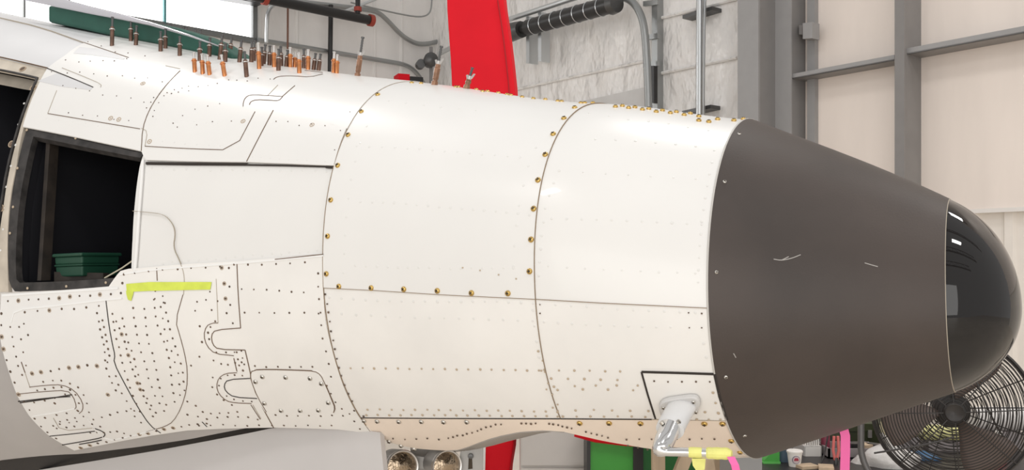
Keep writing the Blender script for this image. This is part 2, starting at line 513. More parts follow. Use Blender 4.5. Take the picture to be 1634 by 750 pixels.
for k, (x, y0, y1) in enumerate([(473, -10, 190), (597, -10, 190), (640, -10, 190)]):
    m = MB(); m.tube([onwall(x, y0, 2, .0), onwall(x, y1, 2, .0)], .03, 6)
    tag(m.build('sheet_seam', WALLL), ['vertical insulation seam right of the rust-brown rod', 'vertical insulation seam under the curved conduit', 'vertical insulation seam nearest the wall corner'][k], 'seam')
# black sprinkler main with red collars, hung in front of the left wall
t = thing('sprinkler_pipe', onwall(595, 33, 2, .6), 'thick black sprinkler pipe with red collars and red end cap', 'pipe')
pa, pb = onwall(250, -38, 2, .6), onwall(594, 33, 2, .6)
dd = (pb - pa).normalized()
shade_auto(MB().tube([pa, pb], .066, 16).build('pipe', BLKP, t))
for x in (423, 592):
    c = pa + dd * ((onwall(x, -38 + (x - 250) * 71 / 344, 2, .6) - pa).length)
    shade_auto(MB().tube([c - dd * .035, c + dd * .03], .085, 16).build('collar', REDP, t))
h0 = onwall(571, 26, 2, .6)
shade_auto(MB().tube([h0, h0 + Vector((0, 0, 1.2))], .035, 10).build('hanger', BLKP, t))
shade_auto(MB().tube([h0 + Vector((0, 0, .07)), h0 + Vector((0, 0, .13))], .055, 12).build('collar', REDP, t))
# upper black beam over the window
m = MB(); a, e = wallquad([(280, -30), (420, -4), (420, 6), (280, -18)], 2, .1, .3); m.prism(a, e)
tag(m.build('lintel_beam', BLKP), 'black beam along the top of the bright window', 'beam')
# motor unit and red box in the corner
t = thing('door_motor', onwall(686, 110, 2, .4), 'round grey motor in the corner behind the fuselage top', 'motor')
c = onwall(687, 96, 2, .45); ax = (N2 * .8 + D2 * .4).normalized()
shade_auto(MB().lathe(c, ax, [(-.12, .0), (-.12, .10), (.06, .11), (.09, .08), (.1, 0)], 18).build('housing', GUNM, t))
shade_auto(MB().lathe(c - Vector((.15, 0, .06)), ax, [(-.1, .0), (-.1, .07), (.05, .07), (.05, 0)], 14).build('gearbox', GUNM, t))
MB().box(tuple(c + Vector((-.025, .06, -.6))), tuple(c + Vector((.025, .12, .22)))).build('mounting_bar', COLG, t)
t = thing('tool_case', onwall(650, 134, 2, .6), 'small red and black case behind the fuselage top', 'case')
c = onwall(650, 134, 2, .7)
M = Matrix.Translation(c) @ Matrix.Rotation(.4, 4, 'Z')
MB().box((-.17, -.12, -.1), (-.0, .12, .12), 0, M).build('red_shell', RED, t)
MB().box((.0, -.13, -.1), (.2, .13, .09), 0, M).build('black_shell', BLKP, t)

# fittings on the foil wall
wpipe('silver_pipe', [(700, 86), (814, 30.5), (925, -6)], .036, SILV, 'bright silver pipe rising across the foil wall', 'pipe', 1, .35, 0)
t = thing('coiled_roller', onwall(905, 60, 1, .3), 'black roller tube with wire bands on the foil wall', 'roller')
pa, pb = onwall(843, 44, 1, .4), onwall(976, 7, 1, .4); dd = (pb - pa).normalized()
shade_auto(MB().tube([pa, pb], .105, 18).build('tube', BLKP, t))
for k in range(7):
    c = pa.lerp(pb, .08 + .135 * k); MB().ring(c, dd, .108, .006, 20, 4).build('wire_band', SILV, t)
shade_auto(MB().tube([pb, pb + dd * .09], [.125, .11], 18).build('end_hub', GUNM, t))
shade_auto(MB().tube([pa - dd * .12, pa], [.06, .08], 14).build('end_hub', BLKP, t))
shade_auto(MB().tube([pa - dd * .42, pa - dd * .14], [.13, .11], 14).build('motor', GUNM, t))
for k, (x, y0, y1) in enumerate([(842, 26, 101), (861, 19, 98)]):
    a, e = wallquad([(x - 2.5, y0), (x + 2.5, y0), (x + 2.5, y1), (x - 2.5, y1)], 1, .15, .3)
    MB().prism(a, e).build('hanger_strap', SILV, t)
wpipe('door_track_rail', [(985, -6), (1003, -2), (1016, 10), (1026, 32), (1030, 60), (1033, 110), (1036, 200), (1036.5, 580)], .045, GALV, 'grey curved door track bending down the foil wall', 'rail', 1, .25)
t = thing('door_track', onwall(1044, 180, 1), 'upright galvanised door track with black slot beside the curved rail', 'track')
a, e = wallquad([(1040, -20), (1049, -20), (1049, 590), (1040, 590)], 1, 0, .1); MB().prism(a, e).build('channel', GALV, t)
a, e = wallquad([(1037, 105), (1043.5, 105), (1043.5, 164), (1037, 164)], 1, .1, .16); MB().prism(a, e).build('slot_cover', BLKP, t)
for y in (2, 56, 100):
    a, e = wallquad([(1026, y), (1049, y - 3), (1049, y + 5), (1026, y + 8)], 1, .1, .14); MB().prism(a, e).build('bracket', GALV, t)
t = thing('vertical_pipe', onwall(1116, 190, 1), 'tall silver pipe clamped to the foil wall by strut channels', 'pipe')
shade_auto(MB().tube([onwall(1117, -20, 1, .25), onwall(1114.5, 600, 1, .25)], .04, 12).build('pipe', SILV, t))
for (x0, y0, x1, y1) in [(1089, 27, 1136, 13), (1088, 180, 1134, 170)]:
    a, e = wallquad([(x0, y0 - 3), (x1, y1 - 3), (x1, y1 + 3), (x0, y0 + 3)], 1, .0, .16); MB().prism(a, e).build('strut_channel', GUNM, t)
wpipe('conduit', [(1125, -10), (1123, 60), (1122, 210)], .018, SILV, 'slim bright conduit just right of the tall silver pipe', 'conduit', 1, .19)

# steel columns and girts of the right wall
def column(name, x0, x1, x2, label, mf, ms):
    lo, hi = .02, 1.5
    for _ in range(40):
        e = (lo + hi) / 2; b = onwall(x1, 300, 1, e) - N1 * e
        if CX + F * b.x / b.y < x2: lo = e
        else: hi = e
    a = onwall(x0, 300, 1, e); b = onwall(x1, 300, 1, e)
    a.z = b.z = 0
    t = thing(name, (a + b) / 2, label, 'column')
    up = Vector((0, 0, 9)); th = .02
    MB().prism([a, b, b - N1 * th, a - N1 * th], up).build('front_flange', mf, t)
    w0, w1 = b + D1 * .012, b + D1 * .03
    MB().prism([w0 - N1 * th, w1 - N1 * th, w1 - N1 * e, w0 - N1 * e], up).build('web', ms, t)
    return e
eB = column('steel_column', 1427.5, 1443, 1472, 'grey steel column between two insulated bays above the radome', COLG, COLG)
eA = column('steel_column', 1223, 1262, 1287, 'wide grey steel column beside the yellow post', COLL, COLG)
a = onwall(1177, 300, 1, .5); b = onwall(1210, 300, 1, .5); a.z = b.z = 0
t = thing('door_post', (a + b) / 2, 'pale grey upright post left of the dark gap', 'post')
MB().prism([a, b, b - N1 * .03, a - N1 * .03], (0, 0, 9)).build('face', COLL, t)
MB().prism([b, b - D1 * .02, b - D1 * .02 - N1 * .5, b - N1 * .5], (0, 0, 9)).build('return_flange', COLG, t)
a = onwall(1196, 300, 1, .02); b = onwall(1240, 300, 1, .02); a.z = b.z = 0  # dark sheet standing in for the shaded recess behind the gap
tag(MB().prism([a, b, b - N1 * .02, a - N1 * .02], (0, 0, 9)).build('gap_dark_backing', mat('dark_gap', (.035, .02, .016), .9)), 'dark brown strip seen in the gap between the posts', 'panel')
a = onwall(1218, 117, 1, .2)
t = thing('yellow_post', (a.x, a.y, 0), 'yellow guard post in the gap between the grey posts', 'post')
YEL = mat('yellow_paint', (.62, .38, .02), .5)
shade_auto(MB().tube([(a.x, a.y, 0), (a.x, a.y, a.z)], .065, 14).build('post', YEL, t))
shade_auto(MB().tube([(a.x, a.y, a.z), (a.x, a.y, a.z + .03)], [.065, .03], 14).build('cap', YEL, t))
a, e = wallquad([(1288, -60), (1300, -60), (1300, 620), (1288, 620)], 1, 0, .06)
tag(MB().prism(a, e).build('edge_channel', COLL), 'slim grey edge channel right of the wide column', 'channel')
a, e = wallquad([(1296, -60), (1298, -60), (1298, 420), (1296, 420)], 1, .06, .09)
t = thing('switch_box', onwall(1290, 60, 1, .2), 'small grey switch box on the wide steel column', 'box')
a, e = wallquad([(1281, 37), (1296, 35), (1296, 61), (1281, 62)], 1, .1, .22); MB().prism(a, e).build('box', COLL, t)
a, e = wallquad([(1275, 40), (1280, 40), (1280, 55), (1275, 55)], 1, .05, .15); MB().prism(a, e).build('knob', COLG, t)
a, e = wallquad([(1296, 42), (1302, 39), (1302, 43), (1296, 46)], 1, .1, .14); MB().prism(a, e).build('lever', COLG, t)
def girt(x0, x1, y0, label, depth, h):
    a = onwall(x0, y0, 1, depth); b = onwall(x1, y0, 1, depth); b.z = a.z
    t = thing('wall_girt', a, label, 'beam')
    MB().prism([a, b, b + Vector((0, 0, h)), a + Vector((0, 0, h))], -N1 * .012).build('lip', COLL, t)
    MB().prism([a, b, b - N1 * depth, a - N1 * depth], Vector((0, 0, .012))).build('flange', COLG, t)
girt(1264, 1427, 126, 'short grey girt between the two steel columns', .22, .05)
girt(1444, 2300, 87.5, 'long grey girt running right from the steel column', .24, .055)
girt(1303, 1427, -120, 'upper girt between the two steel columns', .22, .05)

# ------------------------------------------------------------------ the aircraft nose
air = thing('aircraft_nose', surf0(sB, -math.pi / 2) * 1.0, 'white jet aircraft nose with matt black radome and glossy dome', 'aircraft')
TOPA = 104
def rowx(pts): return pts
# main forward panels
L1 = [(517, 459.5), (600, 463.5), (700, 470), (855, 477.5), (960, 483.5), (1128, 491.5)]
iB = 3
patch('skin_panel', [Q((sA, TOPA)), Q((sB, TOPA))], L1[:4], [Q((sA, 60)), Q((sA, 30))], [Q((sB, 60)), Q((sB, 30))], WHITE, air, .0015, 30, 34)
patch('skin_panel', [Q((sB, TOPA)), Q((sC, TOPA))], L1[3:], [Q((sB, 60)), Q((sB, 30))], [Q((sC, 60)), Q((sC, 30))], WHITE, air, 0, 24, 34)
L2 = [(573, 666.5), (700, 667.5), (895, 668), (1040, 669), (1168, 671)]
patch('skin_panel', L1[:4], L2[:3], [(520, 512), (534, 568), (550, 619)], [(858.7, 535), (870, 591)], WHITE3, air, 0, 26, 22)
patch('skin_panel', L1[3:], L2[2:], [(858.7, 535), (870, 591)], [Q((sC, -15)), Q((sC, -30))], WHITE3, air, 0, 22, 22)
CB = [(596, 691), (621, 705.5), (640, 711), (662, 715.5), (690, 718), (712, 719), (730, 718), (745, 713.5), (762, 707), (780, 700.5), (800, 695), (830, 689), (868, 686.5), (900, 689), (930, 696), (965, 704), (1000, 710), (1060, 719), (1110, 724), (1193, 728)]
patch('chin_panel', L2, CB, [(584, 680)], [Q((sC, -52)), (1180, 712)], CHINP, air, .0, 60, 18)
patch('belly_panel', [(1110, 724), Q((sC, -80))], [Q((-.31, -118)), Q((sC, -118))], [], [Q((sC, -105))], CHINP, air, 0, 10, 10)
# far side
patch('far_skin', [Q((sB, TOPA)), Q((sC, TOPA))], [Q((sB, 228)), Q((sC, 228))], [Q((sB, 160))], [Q((sC, 160))], WHITE, air, 0, 10, 26)
patch('far_skin', [Q((sA, TOPA)), Q((sB, TOPA))], [Q((sA, 205)), Q((sB, 205))], [Q((sA, 160))], [Q((sB, 160))], WHITE, air, 0, 12, 26)
patch('far_skin', [Q((-1.6, TOPA)), Q((sA, TOPA))], [Q((-1.6, 190)), Q((sA, 190))], [Q((-1.6, 160))], [Q((sA, 160))], WHITE, air, 0, 16, 26)
# aft upper panels
V1 = [(288, 115), (270, 133), (252, 156), (238, 180), (229, 206), (227, 242)]
V2 = [(470, 141), (452, 156), (437, 178), (415, 220), (395, 259)]
def sT_(p): return st(p)[0]
patch('skin_panel', [Q((sW, TOPA)), Q((sT_((288, 90)) - .03, TOPA))], [(38, 203), (120, 219), (214, 239), (227, 242)], [(165, 60), (135, 70), (105, 90), (77, 110), (58, 147)], [(300, 88)] + V1[:-1], WHITE, air, .004, 24, 40)
patch('skin_panel', [Q((sT_((288, 90)) - .03, TOPA)), Q((sT_((470, 128)), TOPA))], [(227, 242), (233, 256), (300, 258), (395, 259.5)], [(300, 88)] + V1[:-1], V2[:-1], WHITE, air, .004, 24, 40)
patch('skin_panel', [Q((sT_((470, 128)), TOPA)), Q((sA, TOPA))], [(395, 259.5), (460, 262), (533.5, 265)], V2[:-1], [Q((sA, 60)), Q((sA, 40)), (562, 190)], WHITE, air, .004, 18, 40)
# middle band behind the window opening
patch('skin_panel', [(228, 244), (300, 252), (395, 255), (535, 260)], [(208, 436), (300, 424), (400, 415), (517, 405)], [(222, 262), (214, 320), (210, 380)], [(528, 300), (520, 360)], WHITE, air, -.004, 26, 22, .008)
# aft lower panels
BL = [(119, 718), (160, 710), (200, 702), (245, 694), (300, 686), (350, 683.5), (437, 681.5), (500, 683), (540, 684.5), (570, 688), (596, 691)]
V3 = [(170, 478), (175, 520), (181, 552), (184.5, 566), (182.5, 578), (200, 612), (220, 648), (240, 678)]
V4 = [(379, 419), (381, 470), (385, 523), (392, 560), (399, 588), (404, 612), (420, 650)]
patch('skin_panel', [(3, 469), (100, 463), (186, 456), (192, 457)], BL[:4], [(0, 505), (2, 545), (15, 593), (28, 630), (48, 664), (78, 694)], V3, WHITE2, air, .002, 26, 34)
patch('skin_panel', [(188, 457), (188, 434), (205, 429), (300, 421), (379, 417)], BL[3:7], V3, V4, WHITE3, air, .002, 30, 34)
patch('skin_panel', [(379, 417), (517, 406)], BL[6:], V4, [(517, 450), (520, 512), (534, 568), (550, 619), (571, 661)], WHITE3, air, .002, 22, 34)
# grey-white skin aft of the windscreen frame
patch('aft_skin', [Q((-1.62, TOPA)), Q((sW, TOPA))], [(-70, 78), (0, 92.5), (40, 101), (77, 110)], [Q((-1.62, 70))], [(165, 60), (135, 70), (105, 90)], GREYW, air, .001, 20, 24)
# beige window frame ring on the left
RO = [(77, 110), (58, 147), (38, 200), (26, 263), (14, 330), (11, 400), (13, 466)]
RI = [(62, 123), (45, 165), (29, 215), (15, 270), (5, 330), (-4, 400), (-8, 466)]
patch('frame_rail', [RI[0], RO[0]], [RI[-1], RO[-1]], RI[1:-1], RO[1:-1], BEIGE, air, -.001, 8, 34, .012)
patch('frame_rail', [(-70, 78), (0, 93), (40, 102), (77, 110)], [(-70, 96), (0, 110), (30, 116), (62, 123)], [], [], BEIGE, air, -.001, 20, 6, .012)
seam([(60, 125), (43, 166), (26, 215), (12, 270), (2, 330), (-8, 400)], 5, BLACKF, air, 1, .004, 'gasket')
seam([(-60, 101), (0, 112), (30, 118), (60, 125)], 4, BLACKF, air, 1, .004, 'gasket')
# black window frame strips
TOPO = [(42, 204), (120, 220), (170, 231), (229, 244)]; TOPI = [(52, 217), (120, 231), (170, 241), (222, 251)]
LFO = [(42, 204), (27, 262), (15, 330), (11, 400), (13, 452), (22, 465)]; LFI = [(52, 217), (41, 262), (29, 330), (24, 400), (24, 445), (30, 451)]
BTO = [(22, 465), (100, 462), (187, 456)]; BTI = [(30, 451), (100, 449), (187, 443)]
patch('window_frame', TOPO, TOPI, [], [], BLACKF, air, -.003, 16, 5, .02)
patch('window_frame', [LFO[0], LFI[0]], [LFO[-1], LFI[-1]], LFO[1:-1], LFI[1:-1], BLACKF, air, -.003, 5, 22, .02)
patch('window_frame', BTI, BTO, [], [], BLACKF, air, -.003, 16, 5, .02)
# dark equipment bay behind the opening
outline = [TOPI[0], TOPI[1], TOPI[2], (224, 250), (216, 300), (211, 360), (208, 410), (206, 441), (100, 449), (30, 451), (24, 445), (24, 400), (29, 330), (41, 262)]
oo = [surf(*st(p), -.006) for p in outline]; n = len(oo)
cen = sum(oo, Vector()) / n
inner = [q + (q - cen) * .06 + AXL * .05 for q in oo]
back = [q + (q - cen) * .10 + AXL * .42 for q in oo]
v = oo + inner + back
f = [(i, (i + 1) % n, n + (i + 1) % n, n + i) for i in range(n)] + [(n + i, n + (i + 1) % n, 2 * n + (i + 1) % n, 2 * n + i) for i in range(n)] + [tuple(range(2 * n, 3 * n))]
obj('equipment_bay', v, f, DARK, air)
# bay side rail and lower ledge
def bayp(px, py, k): return surf(*st((px, py)), 0) + AXL * k
m = MB(); m.prism([bayp(59, 221, .03), bayp(65, 222, .03), bayp(50, 448, .03), bayp(44, 448, .03)], AXL * .03); m.build('bay_rail', BROWNB, air)
m = MB(); m.prism([bayp(56, 434, .06), bayp(135, 436, .06), bayp(135, 450, .06), bayp(56, 452, .06)], AXL * .02); m.build('bay_ledge', BROWNB, air)
# opening at far left: dark interior with ribbed strip
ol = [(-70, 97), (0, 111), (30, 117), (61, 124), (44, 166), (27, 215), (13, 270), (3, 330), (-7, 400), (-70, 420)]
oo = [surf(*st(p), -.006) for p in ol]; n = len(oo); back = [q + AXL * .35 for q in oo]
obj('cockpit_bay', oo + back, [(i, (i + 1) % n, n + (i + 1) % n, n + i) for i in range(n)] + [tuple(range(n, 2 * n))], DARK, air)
m = MB(); m.prism([bayp(-40, 110, .08), bayp(0, 118, .08), bayp(46, 128, .08), bayp(40, 142, .08), bayp(0, 136, .08), bayp(-40, 128, .08)], AXL * .03); m.build('inner_sill', BEIGE, air)
m = MB()
for k in range(9):
    t = k / 8; a = bayp(14 - 16 * t, 143 + 26 * t, .10); m.box(tuple(a - Vector((.006, .004, .003))), tuple(a + Vector((.006, .004, .003))))
m.build('ribbed_strip', PALEM, air)
# lower grey belly skin, dark slot
patch('belly_skin', [(-70, 470), (20, 500), (110, 620), (260, 665), (412, 668)], [(-70, 748), (0, 737), (130, 727), (220, 716), (300, 704), (402, 684)], [(-70, 600)], [], GREYSK, air, -.006, 26, 22)
patch('gear_bay', [(-70, 690), (100, 690), (300, 672), (436, 668)], [(-70, 790), (100, 785), (300, 775), (436, 765)], [], [], mat('dark_gear_bay', (.03, .027, .027), .7), air, -.05, 14, 8)
la = [surf(*st(q), -.002) for q in CB[5:14]]
lb_px = [(722, 719), (735, 718), (748, 716.5), (762, 714), (785, 709), (810, 702), (835, 696), (860, 689.5), (900, 684)]
v = []
for a_, (x, y) in zip(la, lb_px):
    b_ = at(x, y, a_.y + .22); v += [a_, a_.lerp(b_, .5) + Vector((0, 0, .008)), b_]
f = [(3 * i + k, 3 * i + 3 + k, 3 * i + 4 + k, 3 * i + 1 + k) for i in range(len(la) - 1) for k in (0, 1)]
o = obj('well_liner', v, f, mat('well_liner_paint', (.40, .37, .345), .5, var=.06), air, True); sm_ = o.modifiers.new('sheet', 'SOLIDIFY'); sm_.thickness = .004
# nose gear door: curved grey plate hanging below the belly
def door_pt(px, py, ref, up=0):
    n = AXL; d = Vector(((px - CX) / F, 1, -(py - CY) / F)); c = Vector((0, 0, CAMH))
    t = (ref - c).dot(n) / d.dot(n)
    return c + d * t
ref = surf(*st((500, 686)), -.02) 
dp = [(62, 750), (130, 739), (250, 719), (330, 704), (400, 690.5), (430, 684), (470, 680), (540, 681), (606, 690), (609, 720), (613, 760), (613, 1000), (300, 1000), (62, 1000)]
poly = [door_pt(x, y, ref) for x, y in dp]
o = MB().prism(poly, AXL * .018).build('gear_door', DOORG, air)

# radome and dome
def revolve(name, s0, s1, ns, material, off, lab, ease=False, nth=96, edge=False):
    v = []; f = []
    for i in range(ns + 1):
        t = i / ns
        if ease: t = math.sin(t * math.pi / 2)
        s = s0 + (s1 - s0) * t
        if i == ns and ease: s = s1 - 1e-5
        for j in range(nth): v.append(surf(s, 2 * math.pi * j / nth - math.pi, off))
    f = [(i * nth + j, i * nth + (j + 1) % nth, (i + 1) * nth + (j + 1) % nth, (i + 1) * nth + j) for i in range(ns) for j in range(nth)]
    if edge:
        c = a2w((s0, 1, sect(s0)[1])); n0 = len(v)
        for j in range(nth): v.append(v[j].lerp(c, .02))
        f += [(j, (j + 1) % nth, n0 + (j + 1) % nth, n0 + j) for j in range(nth)]
    if ease: f.append(tuple(ns * nth + j for j in range(nth)))
    o = obj(name, v, f, material, air); shade_auto(o, 35); o['label'] = lab
    return o
radome = revolve('radome', sC + .0006, sD, 24, RADOME, .0025, 'matt charcoal cone behind the dome', edge=True)
revolve('nose_dome', sD, TIP, 26, DOME, .0015, 'glossy black rounded nose dome', ease=True)
v = []; nth = 96; f = []
for k, (ds, of) in enumerate(((-.0008, .0008), (-.0007, .0028), (.0006, .0031), (.0007, .0010))):
    for j in range(nth): v.append(surf(sC + ds, 2 * math.pi * j / nth - math.pi, of))
f = [(k * nth + j, k * nth + (j + 1) % nth, (k + 1) * nth + (j + 1) % nth, (k + 1) * nth + j) for k in range(3) for j in range(nth)]
obj('radome_lip', v, f, RIMW, air, True)
v, f = ribbon([(sD, math.radians(a)) for a in range(-180, 181, 4)], .0035, .0022); obj('dome_seam', v, f, SEAML, air)
for a in ([(1234, 414), (1246, 416), (1262, 413), (1277, 407)], [(1246, 416), (1258, 410)], [(1379, 420), (1389, 423), (1400, 426)], [(1170, 563), (1174, 570)]):
    seam(a, 1.3, mat('pale_scratch', (.38, .36, .34), .7), air, 1, .003, 'scratch')

# ------------------------------------------------------------------ seams
v, f = ribbon([(sA, math.radians(a)) for a in list(range(96, -60, -3)) + [math.degrees(st((596, 691))[1])]], .0015, .0026); obj('panel_seam', v, f, SEAMB, air)
v, f = ribbon([(sB, math.radians(a)) for a in list(range(96, -40, -3)) + [math.degrees(st((895, 667))[1])]], .0014, .0026); obj('panel_seam', v, f, SEAMB, air)
seam(L1, 1.0, SEAMB, air, 0, .0022)
seam(L2[:-1] + [(1040, 669)], 1.7, SEAMD, air, 0, .0016)
seam([(1040, 669), (1168, 671)], 1.2, SEAML, air, 0, .0016)
seam([(233, 261.5), (300, 262.5), (395, 263), (460, 264), (533, 266)], 2.5, SEAMD, air, 0, .001)  # shadow under the lapped skin edge, painted as a dark strip along the gap
seam([(233, 260), (300, 261), (395, 261.5)], 4.0, SEAMD, air, 0, .0015)  # thicker painted shade along the aft part of the lap gap
seam([(520, 266), (533, 267)], 5.0, SEAMD, air, 0, .0015)
for pts, w, mm in [
    (V1, 1.2, SEAM), ([(437, 178), (415, 220), (395, 259)], 1.4, SEAM), ([(471, 139), (452, 155.5)], 1.3, SEAM),
    ([(452, 156), (446, 163), (432, 162), (410, 161), (401, 164), (399, 169)], 1.2, SEAM),
    ([(452, 156), (428, 154.5), (400, 153), (392, 158), (389, 166), (389, 172)], 1.0, SEAM),
    ([(444, 138), (428, 154.5)], .9, SEAML), ([(437, 129), (441, 125.5), (452, 123.5), (470, 123.5), (495, 125.5), (515, 120.5)], 1.4, SEAM),
    ([(486, 114.5), (515, 118)], 1.2, SEAM), ([(408, 180), (376, 241), (300, 238.5), (233, 234.5)], 1.2, SEAM),
    ([(227, 206), (237, 211), (233, 234)], .8, SEAML), ([(78, 182.5), (225, 207)], 1.3, SEAM), ([(78, 182), (92, 146)], .7, SEAML),
    ([(0, 30), (65, 45), (135, 70)], .6, SEAML), ([(135, 70), (206, 94)], 1.3, SEAM), ([(77, 111), (115, 126), (150, 141)], 2.2, SEAMD),
    ([(100, 110), (140, 126), (163, 136), (162, 141)], .8, SEAML), ([(0, 92), (40, 101), (77, 110)], 1.4, SEAM), ([(265, 107), (288, 112)], .8, SEAML),
    ([(254, 66), (280, 73)], 1.3, SEAM),
    (V3 + [(257, 690)], 1.7, SEAMD), (V4[:3], 1.5, SEAM),
    ([(385, 523), (345, 526), (338, 534), (340, 549), (349, 557), (392, 558)], 1.5, SEAM),
    ([(349, 515), (340, 515), (330, 520), (326, 535), (331, 552), (344, 564), (374, 567)], 1.2, SEAM), ([(349, 515), (346, 445)], .6, SEAML),
    ([(392, 558), (399, 588), (403, 608), (410, 630), (421, 652), (437, 681)], 1.6, SEAM), ([(374, 571), (379, 592)], 1.5, SEAM),
    ([(379, 594), (361, 595), (350, 602), (346, 615), (350, 628), (362, 639), (376, 642), (402, 643)], 1.2, SEAM),
    ([(400, 603), (364, 605), (358, 614), (361, 624), (374, 633), (411, 635)], 1.6, SEAMD),
    ([(401, 645), (416, 668)], 1.0, SEAM), ([(404, 645), (417, 667)], .8, SEAML), ([(323, 672), (331, 680)], 1.5, SEAMD),
    ([(251, 428), (252, 448)], 1.4, SEAM),
    ([(293, 470), (281, 512), (288, 535), (296, 565), (300, 590), (299, 620), (290, 650), (277, 672), (263, 680), (245, 685), (205, 697)], 1.1, SEAM),
    ([(30, 640), (80, 634), (113, 632)], 2.2, SEAMD), ([(33, 642), (75, 636), (116, 629)], 2.4, SEAMD),
    ([(30, 628), (70, 624), (108, 622), (118, 632), (123, 648), (120, 652)], 1.2, SEAM), ([(48, 617), (75, 614), (100, 613), (120, 622), (133, 641), (133, 654), (127, 659)], 1.2, SEAM),
    ([(52, 664), (90, 658), (122, 651)], 1.2, FILL), ([(80, 695), (120, 691), (152, 687)], 1.8, SEAMD), ([(100, 709), (135, 703), (165, 697), (169, 692), (164, 687), (150, 682)], 2.2, SEAMD),
    ([(86, 666), (98, 687), (148, 682)], .8, SEAML), ([(35, 577), (41, 594)], 1.6, SEAM), ([(41, 594), (49, 618)], .8, SEAML),
    ([(127, 708), (150, 704), (163, 701)], 2.5, SEAMD)]:
    seam(pts, w, mm, air, 1, .0053 if (max(q[1] for q in pts) < 262 and max(q[0] for q in pts) < 540) else .0034)
for pts, w in [([(4, 472), (60, 468), (190, 460)], 3.5), ([(19, 514), (25, 494), (80, 489), (165, 479), (196, 476)], 3), ([(229, 256), (226, 300), (222, 350), (219, 400), (216, 432)], 5.5), ([(140, 666), (152, 684), (172, 703), (205, 697), (250, 684)], 2.2),
               ([(192, 438), (250, 430), (330, 424), (420, 417), (517, 408)], 3)]:
    seam(pts, w, FILL, air, 1, .0036, 'filler_bead')
seam([(440, 414), (470, 411), (517, 406)], 1.5, SEAM, air, 1, .004)
seam([(213, 337), (238, 339), (262, 342), (276, 356), (281, 372), (277, 395), (288, 417), (296, 440), (294, 470)], .8, SEAML, air, 2, .0036, 'string_line')

# access cover with ten screws
acc = patch('access_cover', [(404, 590), (430, 589), (480, 590), (506, 591)], [(424, 656), (450, 657), (500, 657), (533, 657)], [(401, 597), (405, 615), (414, 640)], [(516, 597), (525, 625), (534, 648)], WHITE3, air, .0035, 18, 12)
seam([(426, 656), (412, 632), (404, 612), (400, 598), (404, 589.5), (430, 588.5), (480, 590), (503, 591), (513, 597), (520, 612), (530, 635), (536, 650), (533, 657)], 1.5, SEAM, air, 1, .0042)
# recessed probe panel
patch('probe_panel', [(1025, 594), (1080, 595), (1139, 597)], [(1046, 667), (1100, 669), (1158, 670)], [(1034, 628)], [(1147, 632)], WHITE3, air, .002, 14, 12)
seam([(1024, 593), (1080, 594.5), (1139, 596.5)], 3.2, SEAMD, air, 0, .003)
seam([(1024, 593), (1034, 629), (1046, 667)], 3.0, SEAMD, air, 0, .003)
seam([(1140, 596), (1148, 632), (1160, 669)], 4.0, SEAMD, air, 0, .003)
# lapped doubler flaps near the windscreen frame
patch('grey_doubler', [(92, 119), (120, 129), (149, 141)], [(62, 131), (100, 140), (147, 145)], [], [], GREYW, air, .0048, 10, 6, .001)
patch('grey_doubler', [(128, 77), (165, 81), (200, 95)], [(118, 87), (150, 90), (198, 97)], [], [], GREYW, air, .0048, 10, 6, .001)

# ------------------------------------------------------------------ rivets
def interp_rows(pts, n):
    w = [0]
    for a, b in zip(pts, pts[1:]): w.append(w[-1] + math.hypot(b[0] - a[0], b[1] - a[1]))
    out = []; j = 0
    for i in range(n):
        t = w[-1] * i / max(1, n - 1)
        while j < len(pts) - 2 and t > w[j + 1]: j += 1
        k = (t - w[j]) / (w[j + 1] - w[j])
        out.append((pts[j][0] + (pts[j + 1][0] - pts[j][0]) * k, pts[j][1] + (pts[j + 1][1] - pts[j][1]) * k))
    return out
class Rings:
    def __init__(s): s.m = MB()
    def add(s, px, py, r, h=.0004, off=.002):
        hit = pick(px, py)
        if not hit: return
        c = surf(*hit, off); n = nrm(*hit); u = n.orthogonal().normalized(); w = n.cross(u); R = r * c.y / F; v = []
        for rr, hh in ((1, -.0012), (1, h), (.74, h), (.74, -.0012)):
            v += [c + (u * math.cos(a * math.pi / 6) + w * math.sin(a * math.pi / 6)) * R * rr + n * hh for a in range(12)]
        s.m.add(v, [(k * 12 + a, k * 12 + (a + 1) % 12, k * 12 + 12 + (a + 1) % 12, k * 12 + 12 + a) for k in range(3) for a in range(12)])
class Riv:
    def __init__(s): s.m = MB()
    def add(s, px, py, r, h=.0008, off=.002):
        hit = pick(px, py)
        if not hit: return
        c = surf(*hit, off); n = nrm(*hit); u = n.orthogonal().normalized(); w = n.cross(u); R = r * c.y / F; v = []
        for k, (rr, hh) in enumerate(((1, -.0015), (1, 0), (.6, h))):
            v += [c + (u * math.cos(a * math.pi / 4) + w * math.sin(a * math.pi / 4)) * R * rr + n * hh for a in range(8)]
        v.append(c + n * h * 1.2)
        f = [(k * 8 + a, k * 8 + (a + 1) % 8, k * 8 + 8 + (a + 1) % 8, k * 8 + 8 + a) for k in (0, 1) for a in range(8)] + [(16 + a, 16 + (a + 1) % 8, 24) for a in range(8)]
        s.m.add(v, f)
rd, rt, rl, rr_ = Riv(), Riv(), Riv(), Rings()
def row(R, pts, n, r=1.9, jit=.8, off=.003, ring=False):
    hh = .0003 if R is rl else .0008
    if R is rl: off -= .0011
    for x, y in interp_rows(pts, n):
        x += random.uniform(-jit, jit); y += random.uniform(-jit, jit)
        if ring and random.random() < .3: rr_.add(x, y, r * 1.8, .0004, off); R.add(x, y, r * .9, .0012, off + .0004)
        else: R.add(x, y, r * random.uniform(.8, 1.15), hh, off)
D = rd
